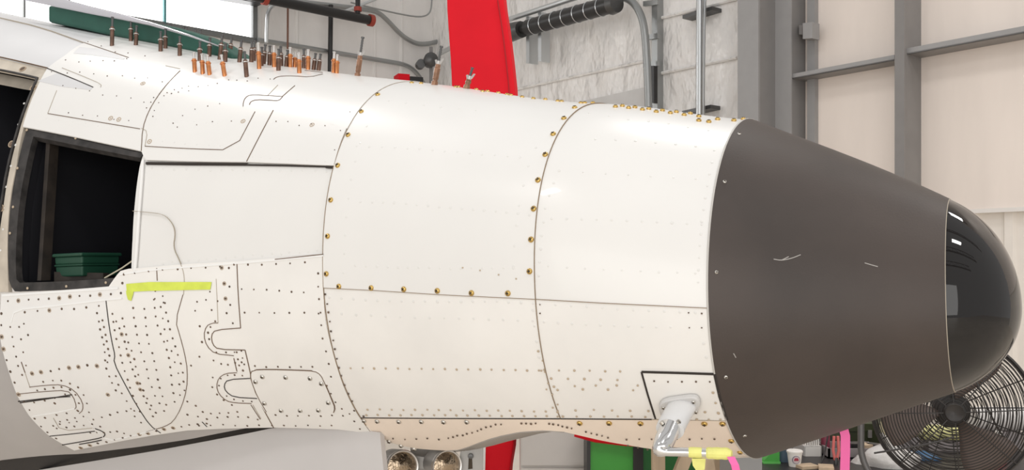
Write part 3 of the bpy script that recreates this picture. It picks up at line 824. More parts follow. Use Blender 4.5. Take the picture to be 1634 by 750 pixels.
# lower aft panels (dark rivets)
row(D, [(14, 481), (60, 478), (120, 473), (172, 470), (194, 468)], 12, 2, ring=True)
row(D, [(41, 498), (90, 494), (125, 492), (158, 488)], 7, 1.9, ring=True)
row(D, [(3, 500), (4, 540), (10, 568), (20, 600), (30, 628)], 8, 2.2, ring=True)
row(D, [(18, 522), (24, 555), (30, 584), (37, 597)], 6, 1.7)
row(D, [(31, 521), (37, 554), (43, 583)], 4, 1.7); row(D, [(40, 517), (46, 535)], 2, 1.7)
row(D, [(52, 596), (80, 591), (110, 587), (140, 583), (155, 583)], 8, 2.1, ring=True)
row(D, [(156, 500), (160, 518), (164, 541), (168, 557), (170, 590), (178, 607), (186, 622)], 11, 1.8)
row(D, [(164, 511), (168, 530), (173, 553), (176, 566), (172, 578)], 7, 1.8)
row(D, [(187, 512), (193, 528), (200, 547), (205, 562), (212, 590), (222, 615), (233, 640), (245, 663)], 15, 1.9, ring=True)
row(D, [(180, 500), (184, 530), (190, 552), (196, 577), (205, 607), (214, 632), (224, 655)], 13, 1.8)
row(D, [(197, 508), (203, 540), (211, 560), (218, 585), (224, 610), (236, 636), (250, 657)], 13, 1.9)
row(D, [(213, 492), (216, 510), (220, 535), (226, 560), (233, 580), (240, 610), (250, 635), (262, 655)], 13, 1.8)
row(D, [(231, 492), (234, 520), (238, 546), (246, 570), (252, 598), (256, 622), (266, 645)], 12, 1.8)
row(D, [(247, 478), (249, 500), (254, 525), (262, 545), (270, 570), (273, 595), (276, 620), (279, 640)], 13, 1.8)
row(D, [(265, 484), (267, 502), (273, 530), (280, 552), (288, 575), (293, 600), (295, 622)], 11, 1.8)
row(D, [(258, 490), (263, 520), (268, 545), (277, 565), (284, 590), (287, 612), (288, 630)], 9, 1.6)
row(D, [(185, 600), (195, 625), (207, 648), (215, 662), (226, 674)], 7, 1.7)
row(D, [(150, 668), (168, 663), (185, 658), (200, 655), (215, 655)], 6, 1.9)
row(D, [(130, 713), (160, 706), (200, 697), (240, 689), (290, 679), (330, 675)], 16, 2, ring=True)
row(D, [(145, 690), (158, 688), (172, 690), (185, 687), (198, 690)], 6, 1.8)
row(D, [(40, 640), (55, 665), (68, 682), (80, 692), (90, 698)], 6, 1.8)
row(D, [(55, 641), (70, 640), (90, 633), (105, 629)], 4, 1.7); row(D, [(60, 622), (75, 620), (90, 618), (105, 617), (120, 626), (128, 648), (126, 655)], 8, 1.9)
row(D, [(70, 609), (85, 607), (96, 606), (120, 613), (131, 623), (138, 635), (141, 647), (142, 657)], 8, 1.7)
row(D, [(73, 666), (90, 662), (107, 658), (125, 655)], 4, 2); row(D, [(85, 678), (92, 672), (106, 669), (120, 666), (134, 664)], 5, 1.6)
row(D, [(92, 683), (104, 682), (118, 680), (134, 678), (148, 676), (161, 680)], 6, 1.7); row(D, [(97, 676), (112, 674), (124, 671)], 3, 1.5)
D.add(88, 643, 2.6); rr_.add(173, 629, 3.6, .0004, .003); D.add(173, 629, 1.6, .001, .0036)
# between the long curve and the jigsaw seam
row(D, [(312, 495), (316, 480), (330, 478)], 3, 1.5); row(D, [(320, 521), (323, 550), (318, 580), (305, 582)], 4, 1.8)
row(D, [(300, 640), (310, 645), (318, 652), (330, 660), (350, 658), (380, 657)], 7, 1.8); row(D, [(300, 660), (330, 668), (360, 664), (390, 664), (412, 668)], 8, 1.9)
row(D, [(342, 575), (358, 582), (372, 579), (385, 575), (388, 590)], 6, 1.8); row(D, [(341, 602), (339, 613), (343, 626), (356, 637), (370, 646)], 5, 1.7)
row(D, [(350, 615), (352, 605), (362, 598), (375, 598), (388, 599)], 5, 1.6); row(D, [(362, 631), (378, 638), (390, 640), (402, 640)], 4, 1.6)
row(D, [(335, 540), (333, 530), (337, 522)], 3, 1.8, ring=True); row(D, [(347, 561), (362, 562), (375, 562)], 3, 1.5)
row(D, [(318, 678), (360, 677), (395, 678), (440, 678), (480, 678), (530, 678)], 12, 1.6)
row(D, [(355, 428), (360, 462), (362, 500)], 4, 1.9, ring=True); row(D, [(366, 428), (368, 475), (372, 515)], 4, 1.9, ring=True); row(D, [(336, 466), (350, 483), (337, 497), (345, 512)], 4, 1.6)
row(D, [(386, 560), (390, 580)], 3, 1.5); row(D, [(378, 562), (383, 582)], 3, 1.5)
# upper edge of the lower panels
row(D, [(197, 452), (198, 438)], 2, 2.6, ring=True); row(D, [(216, 435), (236, 433), (275, 430), (310, 427), (345, 427), (366, 422), (380, 423), (438, 421), (487, 419)], 13, 1.7)
row(D, [(248, 464), (262, 474), (266, 484), (248, 476)], 4, 1.6)
row(D, [(387, 461), (405, 462), (425, 462.5), (444, 464), (463, 466), (486, 467)], 6, 1.6); row(D, [(391, 498), (410, 499), (447, 499), (486, 499), (510, 500)], 6, 1.6)
row(D, [(408, 584), (428, 585), (448, 585), (484, 585), (500, 584)], 6, 1.6); row(D, [(440, 662), (470, 663), (500, 663), (535, 662), (548, 662)], 7, 1.7)
row(D, [(509, 436), (509, 455), (513, 520), (515, 540), (521, 560), (526, 585), (529, 600)], 9, 1.7); row(D, [(520, 470), (524, 486), (528, 520), (534, 553), (541, 587), (548, 605), (555, 625), (563, 640)], 13, 1.7)
row(D, [(522, 615), (530, 630), (541, 648), (555, 655), (565, 670), (575, 683)], 7, 1.7)
# tan rivets on the forward lower panels
T = rt
row(T, [(560, 587), (640, 588), (720, 589), (800, 590), (860, 591)], 17, 1.9, .5, .002)
row(T, [(587, 653), (700, 654), (800, 655), (890, 657)], 17, 1.9, .6, .002); row(T, [(585, 662), (700, 662), (800, 663), (890, 664)], 18, 2.0, .6, .002)
row(T, [(868, 590), (895, 591), (922, 591), (990, 592)], 6, 2, .5, .002); row(T, [(880, 604), (910, 604), (945, 605), (985, 606)], 5, 2, .5, .002)
row(T, [(884, 617), (925, 615), (965, 615), (1018, 615)], 5, 2, .5, .002); row(T, [(890, 622), (930, 621), (985, 622), (1010, 622)], 4, 2, .5, .002)
row(T, [(890, 655), (920, 654), (960, 654), (1035, 655)], 6, 2, .5, .002); row(T, [(898, 664), (930, 664), (980, 664), (1030, 665)], 7, 2, .5, .002)
row(T, [(866, 575), (871, 600), (880, 625), (890, 645)], 5, 1.8, .5, .002); row(T, [(859, 560), (864, 590), (872, 620), (882, 650)], 4, 1.8, .5, .002)
row(D, [(1044, 607), (1068, 608), (1090, 608), (1113, 608), (1133, 608)], 5, 1.6, .3, .004); row(T, [(1138, 625), (1142, 642), (1147, 658)], 3, 2.2, .3, .004); row(T, [(1112, 668), (1131, 668), (1150, 668)], 3, 2.2, .3, .004); row(T, [(1125, 656), (1146, 657)], 2, 2.2, .3, .004)
row(D, [(935, 688), (950, 692), (970, 697)], 5, 1.6, .5); row(D, [(1000, 700), (1060, 700), (1095, 700), (1140, 699)], 8, 1.6, .6); row(D, [(1002, 710), (1030, 716), (1050, 719)], 4, 1.7, .6)
row(D, [(715, 699), (735, 694), (750, 690), (762, 686), (790, 677), (800, 676)], 12, 1.7, 1.0); row(D, [(832, 675), (845, 675), (855, 675)], 4, 1.9, .6); row(D, [(876, 675), (890, 677), (905, 681), (912, 683)], 6, 1.8, .7)
row(D, [(628, 699), (640, 700), (650, 699), (680, 699), (700, 700)], 5, 1.5, 1); row(D, [(566, 655), (580, 664)], 2, 1.8)
# pale rivets
P = rl
row(P, [(240, 268), (300, 270), (400, 271), (520, 272)], 16, 2.2, 1.2, -.0024); row(P, [(257, 420), (300, 415), (400, 408), (505, 400)], 18, 2.0, 1.5, -.0024)
row(P, [(570, 234), (650, 237), (730, 243), (830, 252)], 14, 2.2, .8); row(P, [(576, 322), (650, 325), (730, 333), (800, 338), (845, 343)], 16, 2.4, .6)
row(P, [(568, 424), (640, 427), (720, 428), (820, 428)], 16, 2.2, .8); row(T, [(740, 428), (760, 427), (765, 432), (825, 444)], 4, 1.3, 1)
row(P, [(526, 475), (600, 480), (700, 481), (800, 481), (850, 484)], 18, 2.3, .5, .002); row(P, [(545, 501), (640, 506), (760, 509), (850, 512)], 14, 2.2, .5, .002)
row(P, [(586, 202), (571, 240), (560, 290), (553, 350), (550, 400), (548, 435)], 9, 2.2, .6); row(P, [(880, 215), (850, 240), (838, 285), (828, 330), (822, 380), (820, 425)], 8, 2.2, .6)
row(P, [(620, 162), (660, 167), (700, 172), (760, 177)], 6, 2.2, .5); row(P, [(880, 349), (960, 350), (1040, 354), (1120, 358)], 11, 2.1, .4, .002)
row(P, [(892, 272), (880, 300), (870, 330), (866, 365), (862, 400), (860, 440)], 9, 2.1, .4, .002); row(P, [(1140, 240), (1128, 300), (1120, 350), (1116, 400), (1114, 450)], 12, 2.1, .4, .002)
row(P, [(950, 222), (1010, 225), (1060, 229), (1110, 233)], 6, 2.1, .5, .002); row(P, [(930, 275), (1010, 279), (1110, 286)], 6, 1.8, .5, .002)
row(P, [(862, 485), (930, 489), (1010, 495), (1110, 499)], 11, 2.1, .4, .002); row(P, [(868, 514), (940, 518), (1010, 521), (1070, 522)], 10, 2.1, .4, .002); row(P, [(875, 425), (960, 430), (1050, 434), (1110, 436)], 9, 1.8, .4, .002)
row(P, [(1123, 548), (1127, 570)], 2, 2.4, .3, .002); row(D, [(1099, 499), (1120, 500)], 2, 1.4, .2, .002); row(D, [(1100, 523), (1120, 523)], 2, 1.3, .2, .002); row(D, [(862, 486), (862, 500)], 2, 1.2, .1, .002)
row(P, [(940, 180), (1000, 190), (1060, 197), (1130, 208)], 7, 2, .5, .002); row(P, [(850, 495), (853, 530), (860, 570)], 4, 2.2, .5, .002)
row(P, [(242, 225), (290, 230), (340, 233), (372, 235)], 8, 1.8, 1, .005); row(P, [(75, 190), (130, 198), (200, 207)], 7, 1.6, 1, .005); row(P, [(404, 252), (460, 256), (520, 259)], 9, 1.7, .6, .005)
row(P, [(380, 230), (400, 195), (415, 170)], 5, 1.7, .6, .005); row(P, [(250, 190), (300, 195), (350, 200)], 6, 1.6, 2, .005)
# upper aft freckles: small brown dots scattered in loose rows
for pts, n in [([(105, 96), (150, 102), (205, 98)], 6), ([(85, 115), (130, 118), (200, 125), (260, 130)], 9), ([(100, 136), (160, 150), (230, 165)], 7), ([(110, 182), (170, 190), (205, 195)], 5), ([(235, 175), (250, 155), (280, 143), (300, 140)], 8), ([(243, 187), (262, 156), (285, 147)], 6),
               ([(300, 145), (340, 135), (380, 130), (430, 128)], 9), ([(280, 200), (300, 180), (350, 165)], 5), ([(285, 206), (335, 194), (371, 195)], 4), ([(440, 196), (460, 198), (480, 200), (520, 202)], 5), ([(560, 183), (545, 213), (533, 243)], 3), ([(140, 70), (180, 82), (230, 90)], 5)]:
    row(D, pts, n, 1.0, 2.5, .005)
for x, y in ((229, 135), (178, 190), (191, 192), (389, 195), (499, 201), (240, 227)): rr_.add(x, y, 4.2, .0003, .0045); rt.add(x, y, 1.2, .0006, .005)
for x, y in ((36, 110), (53, 140), (18, 230), (2, 332)):
    rr_.add(x, y, 6.0, .0005, .0005); D.add(x, y, 4.0, .0008, .001)
row(P, [(38, 165), (30, 190), (22, 245), (10, 290), (5, 350), (1, 400)], 8, 2.0, .8, .001)
for x, y in ((120, 220), (198, 232), (42, 207), (27, 268), (20, 330), (15, 372), (43, 460), (105, 457), (168, 451)): rt.add(x, y, 2.2, .001, -.001)
for R, nm, mm, lab in ((rd, 'dark_rivets', RIVD, 'rows of small dark rivet heads'), (rt, 'tan_rivets', RIVT, 'rows of tan rivet heads'), (rl, 'pale_rivets', RIVL, 'rows of faint white rivet heads'), (rr_, 'rivet_rings', RING, 'tan rings around screw holes')):
    o = R.m.build(nm, mm, air); o['kind'] = 'stuff'; o['label'] = lab

# ------------------------------------------------------------------ screws (each one a part)
def screw_mesh(name, m0):
    m = MB(); n = 14
    prof = [(-.004, 1.0), (0, 1.0), (.0015, .97), (.0034, .72), (.0042, .42)]
    m.lathe((0, 0, 0), (0, 0, 1), [(h, r * .0072) for h, r in prof], n)
    m.add([(0, 0, .0044)] + [m.v[(len(prof) - 1) * n + i] for i in range(n)], [(0, 1 + i, 1 + (i + 1) % n) for i in range(n)])
    for a in (0, 1):
        s_ = (.0042, .0012) if a == 0 else (.0012, .0042)
        m.box((-s_[0], -s_[1], .0035), (s_[0], s_[1], .00475), 1)
    me = bpy.data.meshes.new(name); me.from_pydata(m.v, [], m.f)
    me.materials.append(m0); me.materials.append(SLOT); me.polygons.foreach_set('material_index', m.m)
    me.polygons.foreach_set('use_smooth', [True] * len(me.polygons)); me.set_sharp_from_angle(angle=math.radians(45)); me.update()
    return me
SG, SS_ = screw_mesh('gold_screw', GOLD), screw_mesh('steel_screw', STEEL)
AO = origin(air)
def screw(px, py, me=SG, sc=1.0, off=.002, par=None):
    hit = st((px, py)); p = surf(*hit, off); n = nrm(*hit)
    o = bpy.data.objects.new('screw', me); o.parent = par or air; o.location = p - AO
    q = n.to_track_quat('Z', 'Y'); o.rotation_euler = (q.to_matrix() @ Matrix.Rotation(random.uniform(0, 3), 3, 'Z')).to_euler()
    o.scale = (sc,) * 3; COL.objects.link(o); return o
for p in [(603, 152), (577, 179), (556, 216), (539.5, 264.5), (528.5, 319.5), (523.5, 377), (521.5, 437), (541.5, 457), (593, 459.5), (645, 461.5), (698.5, 464), (753, 467.5), (811, 468),
          (900, 190), (883, 215), (870.5, 247.5), (859, 288), (852, 333.5), (848, 382.5), (845.5, 433), (917, 173)]: screw(*p, SG, .95, .0025)
for p in [(657, 133), (672, 134), (731, 140), (727, 137), (760, 144), (770, 147), (778, 146), (795, 148.5), (809, 151), (815, 150), (833, 152), (851, 155.5), (870, 157), (890, 160.5), (896, 159), (927, 162.5), (933, 165.5), (946, 164.5),
          (982, 171), (993, 169.8), (1003, 173), (1013, 172), (1025, 175.6), (1035, 174.5), (1047, 179), (1057, 177), (1069.5, 181), (1079, 179.5), (1091.5, 184), (1101.5, 182), (1115, 186.5), (1115, 193), (1131, 195), (1145, 191), (1171, 193), (1186, 191)]: screw(*p, SG, .88, .002)
for p in [(581, 671), (602, 672), (636.5, 672.5), (672.5, 672.5), (708, 673), (745, 673), (600, 690.5), (621, 704), (640, 711), (661, 716), (925, 675), (972, 675), (1022, 675.5), (1124, 676), (1153, 676), (1167, 703), (1181, 721)]: screw(*p, SG if p[0] > 900 else SS_, .95, .001)
for p in [(420, 600), (409, 608), (457, 601), (496, 602.5), (514, 611), (525, 641), (509, 653), (480, 653.5), (449.5, 653.5), (423, 642)]: screw(*p, SS_, .95, .004, acc)
for p in [(1143, 434.5), (1156, 291), (1158, 601), (1179, 215), (1188, 694)]: screw(*p, SS_, .62, .0025, radome)

# ------------------------------------------------------------------ probe below the nose (part of the aircraft)
hit = st((1085, 640)); pc = surf(*hit, .003); pn = nrm(*hit)
fl = []
for x, y in [(1053, 650), (1053, 640), (1060, 633), (1085, 629), (1105, 626.5), (1115, 629), (1119, 638), (1116, 650), (1108, 656), (1090, 660), (1070, 664), (1058, 664)]: fl.append(surf(*st((x, y)), .004))
fl = [Vector(q) for q in smoothpts([tuple(q) for q in fl], 2, True)]
fn = len(fl); cc = sum(fl, Vector()) / fn
m = MB(); v = fl + [q + pn * .008 for q in fl] + [cc + (q - cc) * .93 + pn * .011 for q in fl]
m.add(v, [(i, (i + 1) % fn, fn + (i + 1) % fn, fn + i) for i in range(fn)] + [(fn + i, fn + (i + 1) % fn, 2 * fn + (i + 1) % fn, 2 * fn + i) for i in range(fn)] + [tuple(range(2 * fn, 3 * fn))])
fo = m.build('probe_flange', mat('probe_grey', (.62, .61, .60), .4), air); shade_auto(fo, 30)
for x, y in ((1060, 643.5), (1108, 634.5), (1112, 650)): screw(x, y, SS_, .62, .015, fo)
base_y = surf(*st((1085, 640)))[1]
def P3(px, py, out): return at(px, py, base_y - out)
mast = [P3(1090, 645, -.01), P3(1086, 652, .02), P3(1080, 663, .045), P3(1072, 678, .07), P3(1069, 686, .08)]
m = MB(); n = 20; v = []
ad = (mast[-1] - mast[0]).normalized(); side = AXN; thk = ad.cross(side).normalized()
for i, (c, wa, wb) in enumerate(zip(mast, (.0325, .032, .0315, .031, .0305), (.018, .018, .020, .022, .023))):
    for j in range(n):
        a = 2 * math.pi * j / n; v.append(c + side * wa * math.cos(a) + thk * wb * math.sin(a))
m.add(v, [(i * n + j, i * n + (j + 1) % n, (i + 1) * n + (j + 1) % n, (i + 1) * n + j) for i in range(4) for j in range(n)] + [tuple(range(n)), tuple(4 * n + j for j in range(n))])
mo = m.build('probe_mast', mat('probe_white', (.74, .74, .745), .35), air); shade_auto(mo, 40)
for x, y in ((1056, 674), (1083, 673)):
    c = P3(x, y, .092); MB().lathe(c, (c - mast[3]).cross(ad).cross(ad) * -1, [(-.004, .005), (.002, .005), (.003, 0)], 10).build('mast_screw', STEEL, air)
el = smoothpts([tuple(P3(*p)) for p in [(1071, 680, .078), (1064, 696, .095), (1055, 714, .115), (1052, 719, .118), (1064, 721, .122), (1085, 721, .13), (1120, 722.5, .14), (1163, 724, .155)]], 2)
k = len(el)
def _rad(t): return .0215 if t < .22 else (.0215 - .0045 * (t - .22) / .16 if t < .38 else (.017 - .0078 * (t - .38) / .17 if t < .55 else .0092))
radii = [_rad(i / (k - 1)) for i in range(k)]
shade_auto(MB().tube(el, radii, 18).build('probe_tube', CHROME, air), 50)

# ------------------------------------------------------------------ tape and streamers
t = thing('tape_strip', surf(*st((270, 458)), .003), 'yellow-green tape strip stuck on the white lower skin', 'tape')
def onskin(name, pxs, material, parent, off, nu, nv):
    return patch(name, pxs[0], pxs[1], [], [], material, parent, off, nu, nv, .0006)
onskin('long_strip', ([(203, 453), (240, 450), (290, 450), (339, 450)], [(204, 466), (245, 464), (290, 463), (337, 462)]), YTAPE, t, .0045, 20, 5)
onskin('torn_end', ([(203, 464), (215, 464)], [(206, 478), (211, 480)]), YTAPE, t, .0048, 4, 6)
# tape on the probe tube
def wrap(name, i0, i1, sc, material, parent):
    return MB().tube([el[i] for i in range(i0, i1)], [radii[i] * sc for i in range(i0, i1)], 14, caps=True).build(name, material, parent)
def eli(px): return min(range(k), key=lambda i: abs(CX + F * el[i][0] / el[i][1] - px) + (0 if el[i][2] < el[k // 2][2] + .02 else 500))
t = thing('tape_wrap', el[eli(1108)], 'narrow pale yellow tape around the middle of the chrome probe tube', 'tape')
def tubept(px): 
    for a, b in zip(el, el[1:]):
        xa, xb = CX + F * a[0] / a[1], CX + F * b[0] / b[1]
        if xa <= px <= xb and px > 1060: return Vector(a).lerp(Vector(b), (px - xa) / (xb - xa))
    return Vector(el[-1])
MB().tube([tubept(1099), tubept(1104), tubept(1117), tubept(1120)], [.0100, .0108, .0108, .0100], 14).build('band', YTAPE2, t)
b0 = tubept(1115) - Vector((0, 0, .012))
MB().prism([b0 + Vector((-.014, 0, 0)), b0 + Vector((.014, 0, 0)), b0 + Vector((.012, 0, -.022)), b0 + Vector((-.004, 0, -.026)), b0 + Vector((-.012, 0, -.014))], (0, .0012, 0)).build('loose_flap', YTAPE2, t)
t = thing('tape_wrap', tubept(1145), 'wide crumpled yellow tape around the tip of the chrome probe tube', 'tape')
pp = [tubept(x) for x in (1127, 1130, 1137, 1144, 1151, 1158, 1162)] + [tubept(1163) + AXN * .006]
MB().tube(pp, [.0098, .0120, .0115, .0126, .0118, .0125, .0116, .007], 12).build('band', YTAPE2, t)
m = MB(); c = tubept(1161)
path = [c + Vector((.004, -.01, -.004)), c + Vector((.012, -.012, -.02)), c + Vector((.018, -.01, -.045)), c + Vector((.026, -.008, -.10)), c + Vector((.03, -.006, -.2))]
def strip(path, w, wd):
    v = []; f = []
    for q in path: v += [q - wd * w / 2, q + wd * w / 2, q + wd * w / 2 + Vector((0, .0015, 0)), q - wd * w / 2 + Vector((0, .0015, 0))]
    for i in range(len(path) - 1):
        a, b = 4 * i, 4 * i + 4; f += [(a, a + 1, b + 1, b), (a + 1, a + 2, b + 2, b + 1), (a + 2, a + 3, b + 3, b + 2), (a + 3, a, b, b + 3)]
    return v, f
v, f = strip(path, .016, Vector((1, .1, 0)).normalized())
tag(obj('streamer', v, f, PINK), 'short pink streamer hanging from the taped probe tip', 'streamer')
q0 = surf(-.155, math.radians(-96), .003)
hx, hy = at(1348, 690, q0.y), None
path = [at(1346, 684, q0.y + .03), at(1349, 695, q0.y + .03), at(1349, 720, q0.y + .03), at(1348, 760, q0.y + .03), at(1349, 850, q0.y + .04)]
v, f = strip(path, 15.5 * q0.y / F, Vector((1, .05, 0)).normalized())
tag(obj('streamer', v, f, PINK), 'long bright pink streamer hanging under the radome', 'streamer')

# ------------------------------------------------------------------ things in the equipment bay
GRB = mat('dark_green_plastic', (.012, .062, .036), .45)
c0 = bayp(108, 438, .16); c1 = bayp(172, 438, .16)
t = thing('storage_box', (c0 + c1) / 2, 'dark green lidded plastic box inside the open bay', 'box')
def loc_box(cx, w, d, z0, z1, flare, nm, r=0):
    base = at(139.5, 441, c0.y - .02); ux, uy = AXN, AXL
    v = []
    for z, s_ in ((z0, 1), (z1, flare)):
        for sx, sy in ((-1, -1), (1, -1), (1, 1), (-1, 1)): v.append(base + ux * sx * w * s_ / 2 + uy * sy * d * s_ / 2 + Vector((0, 0, z)))
    o = obj(nm, v, [(0, 3, 2, 1), (4, 5, 6, 7), (0, 1, 5, 4), (1, 2, 6, 5), (2, 3, 7, 6), (3, 0, 4, 7)], GRB, t)
    b = o.modifiers.new('bevel', 'BEVEL'); b.width = .004; b.segments = 2
    return o
W_ = 88 * c0.y / F * .80
loc_box(0, W_ * .9, .12, 0, .030, 1.03, 'lower_tray'); loc_box(0, W_ * .97, .13, .030, .036, 1.0, 'tray_rim')
loc_box(0, W_ * .93, .125, .036, .058, 1.02, 'upper_tray'); loc_box(0, W_ * 1.02, .14, .058, .068, .99, 'lid')
a, b = bayp(157, 444, .02), bayp(207, 409, .03)
tag(MB().tube([a, a.lerp(b, .5) - Vector((0, 0, .003)), b], .0022, 6).build('cord', mat('cream_cord', (.6, .55, .42), .7)), 'cream cord crossing the lower corner of the open bay', 'cord')
a, b = bayp(56, 420, .2), bayp(92, 415, .2)
tag(MB().tube([a, a.lerp(b, .5) - Vector((0, 0, .004)), b], .0016, 6).build('wire', mat('grey_wire', (.3, .3, .3), .6)), 'thin grey wire left of the green box in the bay', 'wire')
a = [bayp(190, 421, .05), bayp(208, 418, .05), bayp(208, 430, .05), bayp(190, 432, .05)]
tag(MB().prism(a, AXL * .004).build('tape_tab', YTAPE), 'small yellow-green tape tab in the corner of the bay', 'tape')

# ------------------------------------------------------------------ temporary fastener pins standing on the skin
PINS = [(179, 74.5, 179.5, 27, 0), (209, 67, 209, 33, 0), (217, 73.6, 218, 41, 0), (256.5, 83.5, 256.5, 50, 0), (264, 79, 264, 46, 0), (271, 69, 273, 37, 0), (287, 90.5, 287, 58, 0), (292, 74, 293, 41, 0), (297, 73, 297.5, 42, 0),
        (310, 78, 312, 45, 0), (317, 79, 320, 47, 0), (319, 98.5, 319, 66, 0), (311.5, 116, 309, 83.5, 1), (324, 119, 322, 86, 1), (335, 120.5, 330.5, 87.5, 1), (334, 92, 335, 60, 0), (359, 122.5, 353, 87.5, 1), (350.5, 96.5, 355, 55, 0),
        (359.5, 100.5, 360, 69, 0), (366, 92, 370, 59, 0), (382, 101, 385.5, 64, 0), (394, 124, 390, 82, 0), (401, 101, 402, 65, 0), (405, 99, 406.5, 65, 0), (413.7, 111.5, 412, 68, 1), (420.7, 104, 423.5, 71, 0), (417, 107, 418, 75, 0),
        (430, 106, 430.7, 73, 0), (437.5, 108.7, 437, 72.5, 1), (444.5, 114.4, 445, 78, 0), (448.7, 107, 448, 74, 0), (463, 109, 463, 75.5, 1), (456.5, 108, 459, 80, 0), (470, 109, 471, 84, 1), (477.8, 118.4, 477, 84, 1), (484.8, 111, 484.8, 78, 0),
        (491.4, 113, 492, 79, 1), (500, 113.5, 503.6, 85, 0), (508, 114.5, 511.6, 86, 0), (532, 117, 533.6, 82.5, 1), (537, 118, 538.4, 87, 1)]
def pin_parts(p, q, bright):
    d = (q - p); L = d.length; d = d / L; r = .0066
    bm_, cm = (COPPER, PALEM) if bright else (BRONZE, GUNM)
    body = MB().lathe(p, d, [(-.004, 0), (-.004, r), (L * .56, r), (L * .62, r * .92), (L * .66, r * .92), (L * .68, 0)], 10)
    coll = MB().lathe(p, d, [(L * .55, r), (L * .555, r * 1.32), (L * .59, r * 1.32), (L * .595, r)], 10)
    plun = MB().lathe(p, d, [(L * .66, 0), (L * .66, r * .55), (L * .93, r * .55), (L * .94, r * .72), (L, r * .68), (L, 0)], 10)
    return body, coll, plun, bm_, cm
ORD = ['first', 'second', 'third', 'fourth', 'fifth', 'sixth', 'seventh', 'eighth', 'ninth', 'tenth', 'eleventh', 'twelfth', 'thirteenth', 'fourteenth', 'fifteenth', 'sixteenth', 'seventeenth', 'eighteenth', 'nineteenth', 'twentieth',
       'twenty-first', 'twenty-second', 'twenty-third', 'twenty-fourth', 'twenty-fifth', 'twenty-sixth', 'twenty-seventh', 'twenty-eighth', 'twenty-ninth', 'thirtieth']
cnt = [0, 0]
for (x, y, xt, yt, br) in sorted(PINS):
    h = st((x, y)); p = surf(*h, .003); q = at(xt, yt, p.y + .002)
    b, c, pl, bmt, cmt = pin_parts(p, q, br)
    lab = f"{'bright copper' if br else 'dark bronze'} fastener pin, {ORD[cnt[br]]} {'copper' if br else 'dark'} one from the left on the skin"
    cnt[br] += 1
    t = thing('fastener_pin', p, lab, 'fastener', 'temporary fastener pins on top of the nose')
    shade_auto(b.build('pin_body', bmt, t)); shade_auto(c.build('collar', PALEM if not br else COPPER, t)); shade_auto(pl.build('plunger', cmt, t))
WN = [(570, 121, 579, 59, 'aftmost and tallest of the three wing-nut clamps on the skin'), (693, 136, 704.5, 73.5, 'middle one of the three wing-nut clamps, left of the red board'), (744, 142, 754, 108, 'shortest of the three wing-nut clamps, before the red board')]
HEXB = mat('brown_hex_clamp', (.30, .17, .11), .4, .7, var=.3, vscale=50)
for (x, y, xt, yt, lab) in WN:
    h = st((x, y)); p = surf(*h, .002); q = at(xt, yt, p.y); d = q - p; L = .086; full = d.length; d.normalize()
    short = full < .06
    t = thing('wing_nut_clamp', p, lab, 'clamp', 'wing-nut clamps on the skin')
    bl = full * (.52 if not short else .42)
    r = .0085
    shade_auto(MB().lathe(p, d, [(-.004, 0), (-.004, r * 1.15), (.008, r * 1.15), (.009, r * .85), (.013, r * .85), (.015, r * 1.05), (bl * .8, r * 1.05), (bl * .84, r * .85), (bl * .88, r * .95), (bl, r * .9), (bl, 0)], 6).build('hex_body', HEXB, t), 20)
    c = p + d * (bl + .004); u = AXN
    m = MB(); m.lathe(c, d, [(-.005, 0), (-.005, r * .7), (.006, r * .6), (.006, 0)], 12)
    for s_ in (-1, 1):
        m.prism([c + u * s_ * r * .4 - d * .003, c + u * s_ * r * 1.0 - d * .001, c + u * s_ * r * 1.7 + d * .011, c + u * s_ * r * 1.1 + d * .012, c + u * s_ * r * .5 + d * .004], d.cross(u).normalized() * .003)
    m.build('wing_nut', PALEM, t)
    mr = MB(); pr = []
    L2_ = full - bl
    for i in range(15): pr.append((bl + L2_ * i / 15, .0031 if i % 2 else .0037))
    pr += [(full * .955, .003), (full * .96, .005), (full, .005), (full, 0)]
    mr.lathe(p, d, pr, 10); mr.build('threaded_rod', GUNM, t)

# ------------------------------------------------------------------ green foam pad and glazing rail on the fuselage top
def skyd(px): 
    y = 15 + px * .2
    h = st((px, y + 12)); return surf(*h).y
gx = [(76, 8, 31), (120, 14, 40), (160, 21, 49), (200, 28, 57), (240, 35, 64), (280, 43, 72), (310, 52, 79), (335, 62, 84), (355, 74, 88), (372, 86, 92)]
v = []
for (x, y0, y1) in gx:
    d = skyd(x) + .05
    a, b = at(x, y0, d), at(x, y1 + 4, d)
    off = AXL * .10
    v += [a, b, b + off, a + off]
f = [(0, 1, 2, 3), tuple(4 * (len(gx) - 1) + i for i in (3, 2, 1, 0))]
for i in range(len(gx) - 1):
    for j in range(4): f.append((4 * i + j, 4 * i + 4 + j, 4 * i + 4 + (j + 1) % 4, 4 * i + (j + 1) % 4))
o = obj('foam_pad', v, f, GREENB); shade_auto(o, 50)
bv = o.modifiers.new('bevel', 'BEVEL'); bv.width = .012; bv.segments = 3; bv.limit_method = 'ANGLE'
tag(o, 'long dark green pad lying along the fuselage top', 'pad')
rail = [(40, -8), (90, 3), (140, 15), (190, 26), (240, 38), (300, 56), (350, 74)]
pts = [at(x, y, skyd(x) + .02) for x, y in rail]
v = []; f = []
for i, q in enumerate(pts):
    w = (.020, .018, .014, .011, .007, .0045, .002)[i]
    for j in range(8):
        a = 2 * math.pi * j / 8; v.append(q + Vector((0, .010 * math.sin(a), w * math.cos(a))))
f = [(i * 8 + j, i * 8 + (j + 1) % 8, i * 8 + 8 + (j + 1) % 8, i * 8 + 8 + j) for i in range(len(pts) - 1) for j in range(8)]
o = obj('glazing_edge', v, f, mat('polished_acrylic', (.62, .61, .66), .15, .3, coat=.6)); shade_auto(o, 60)
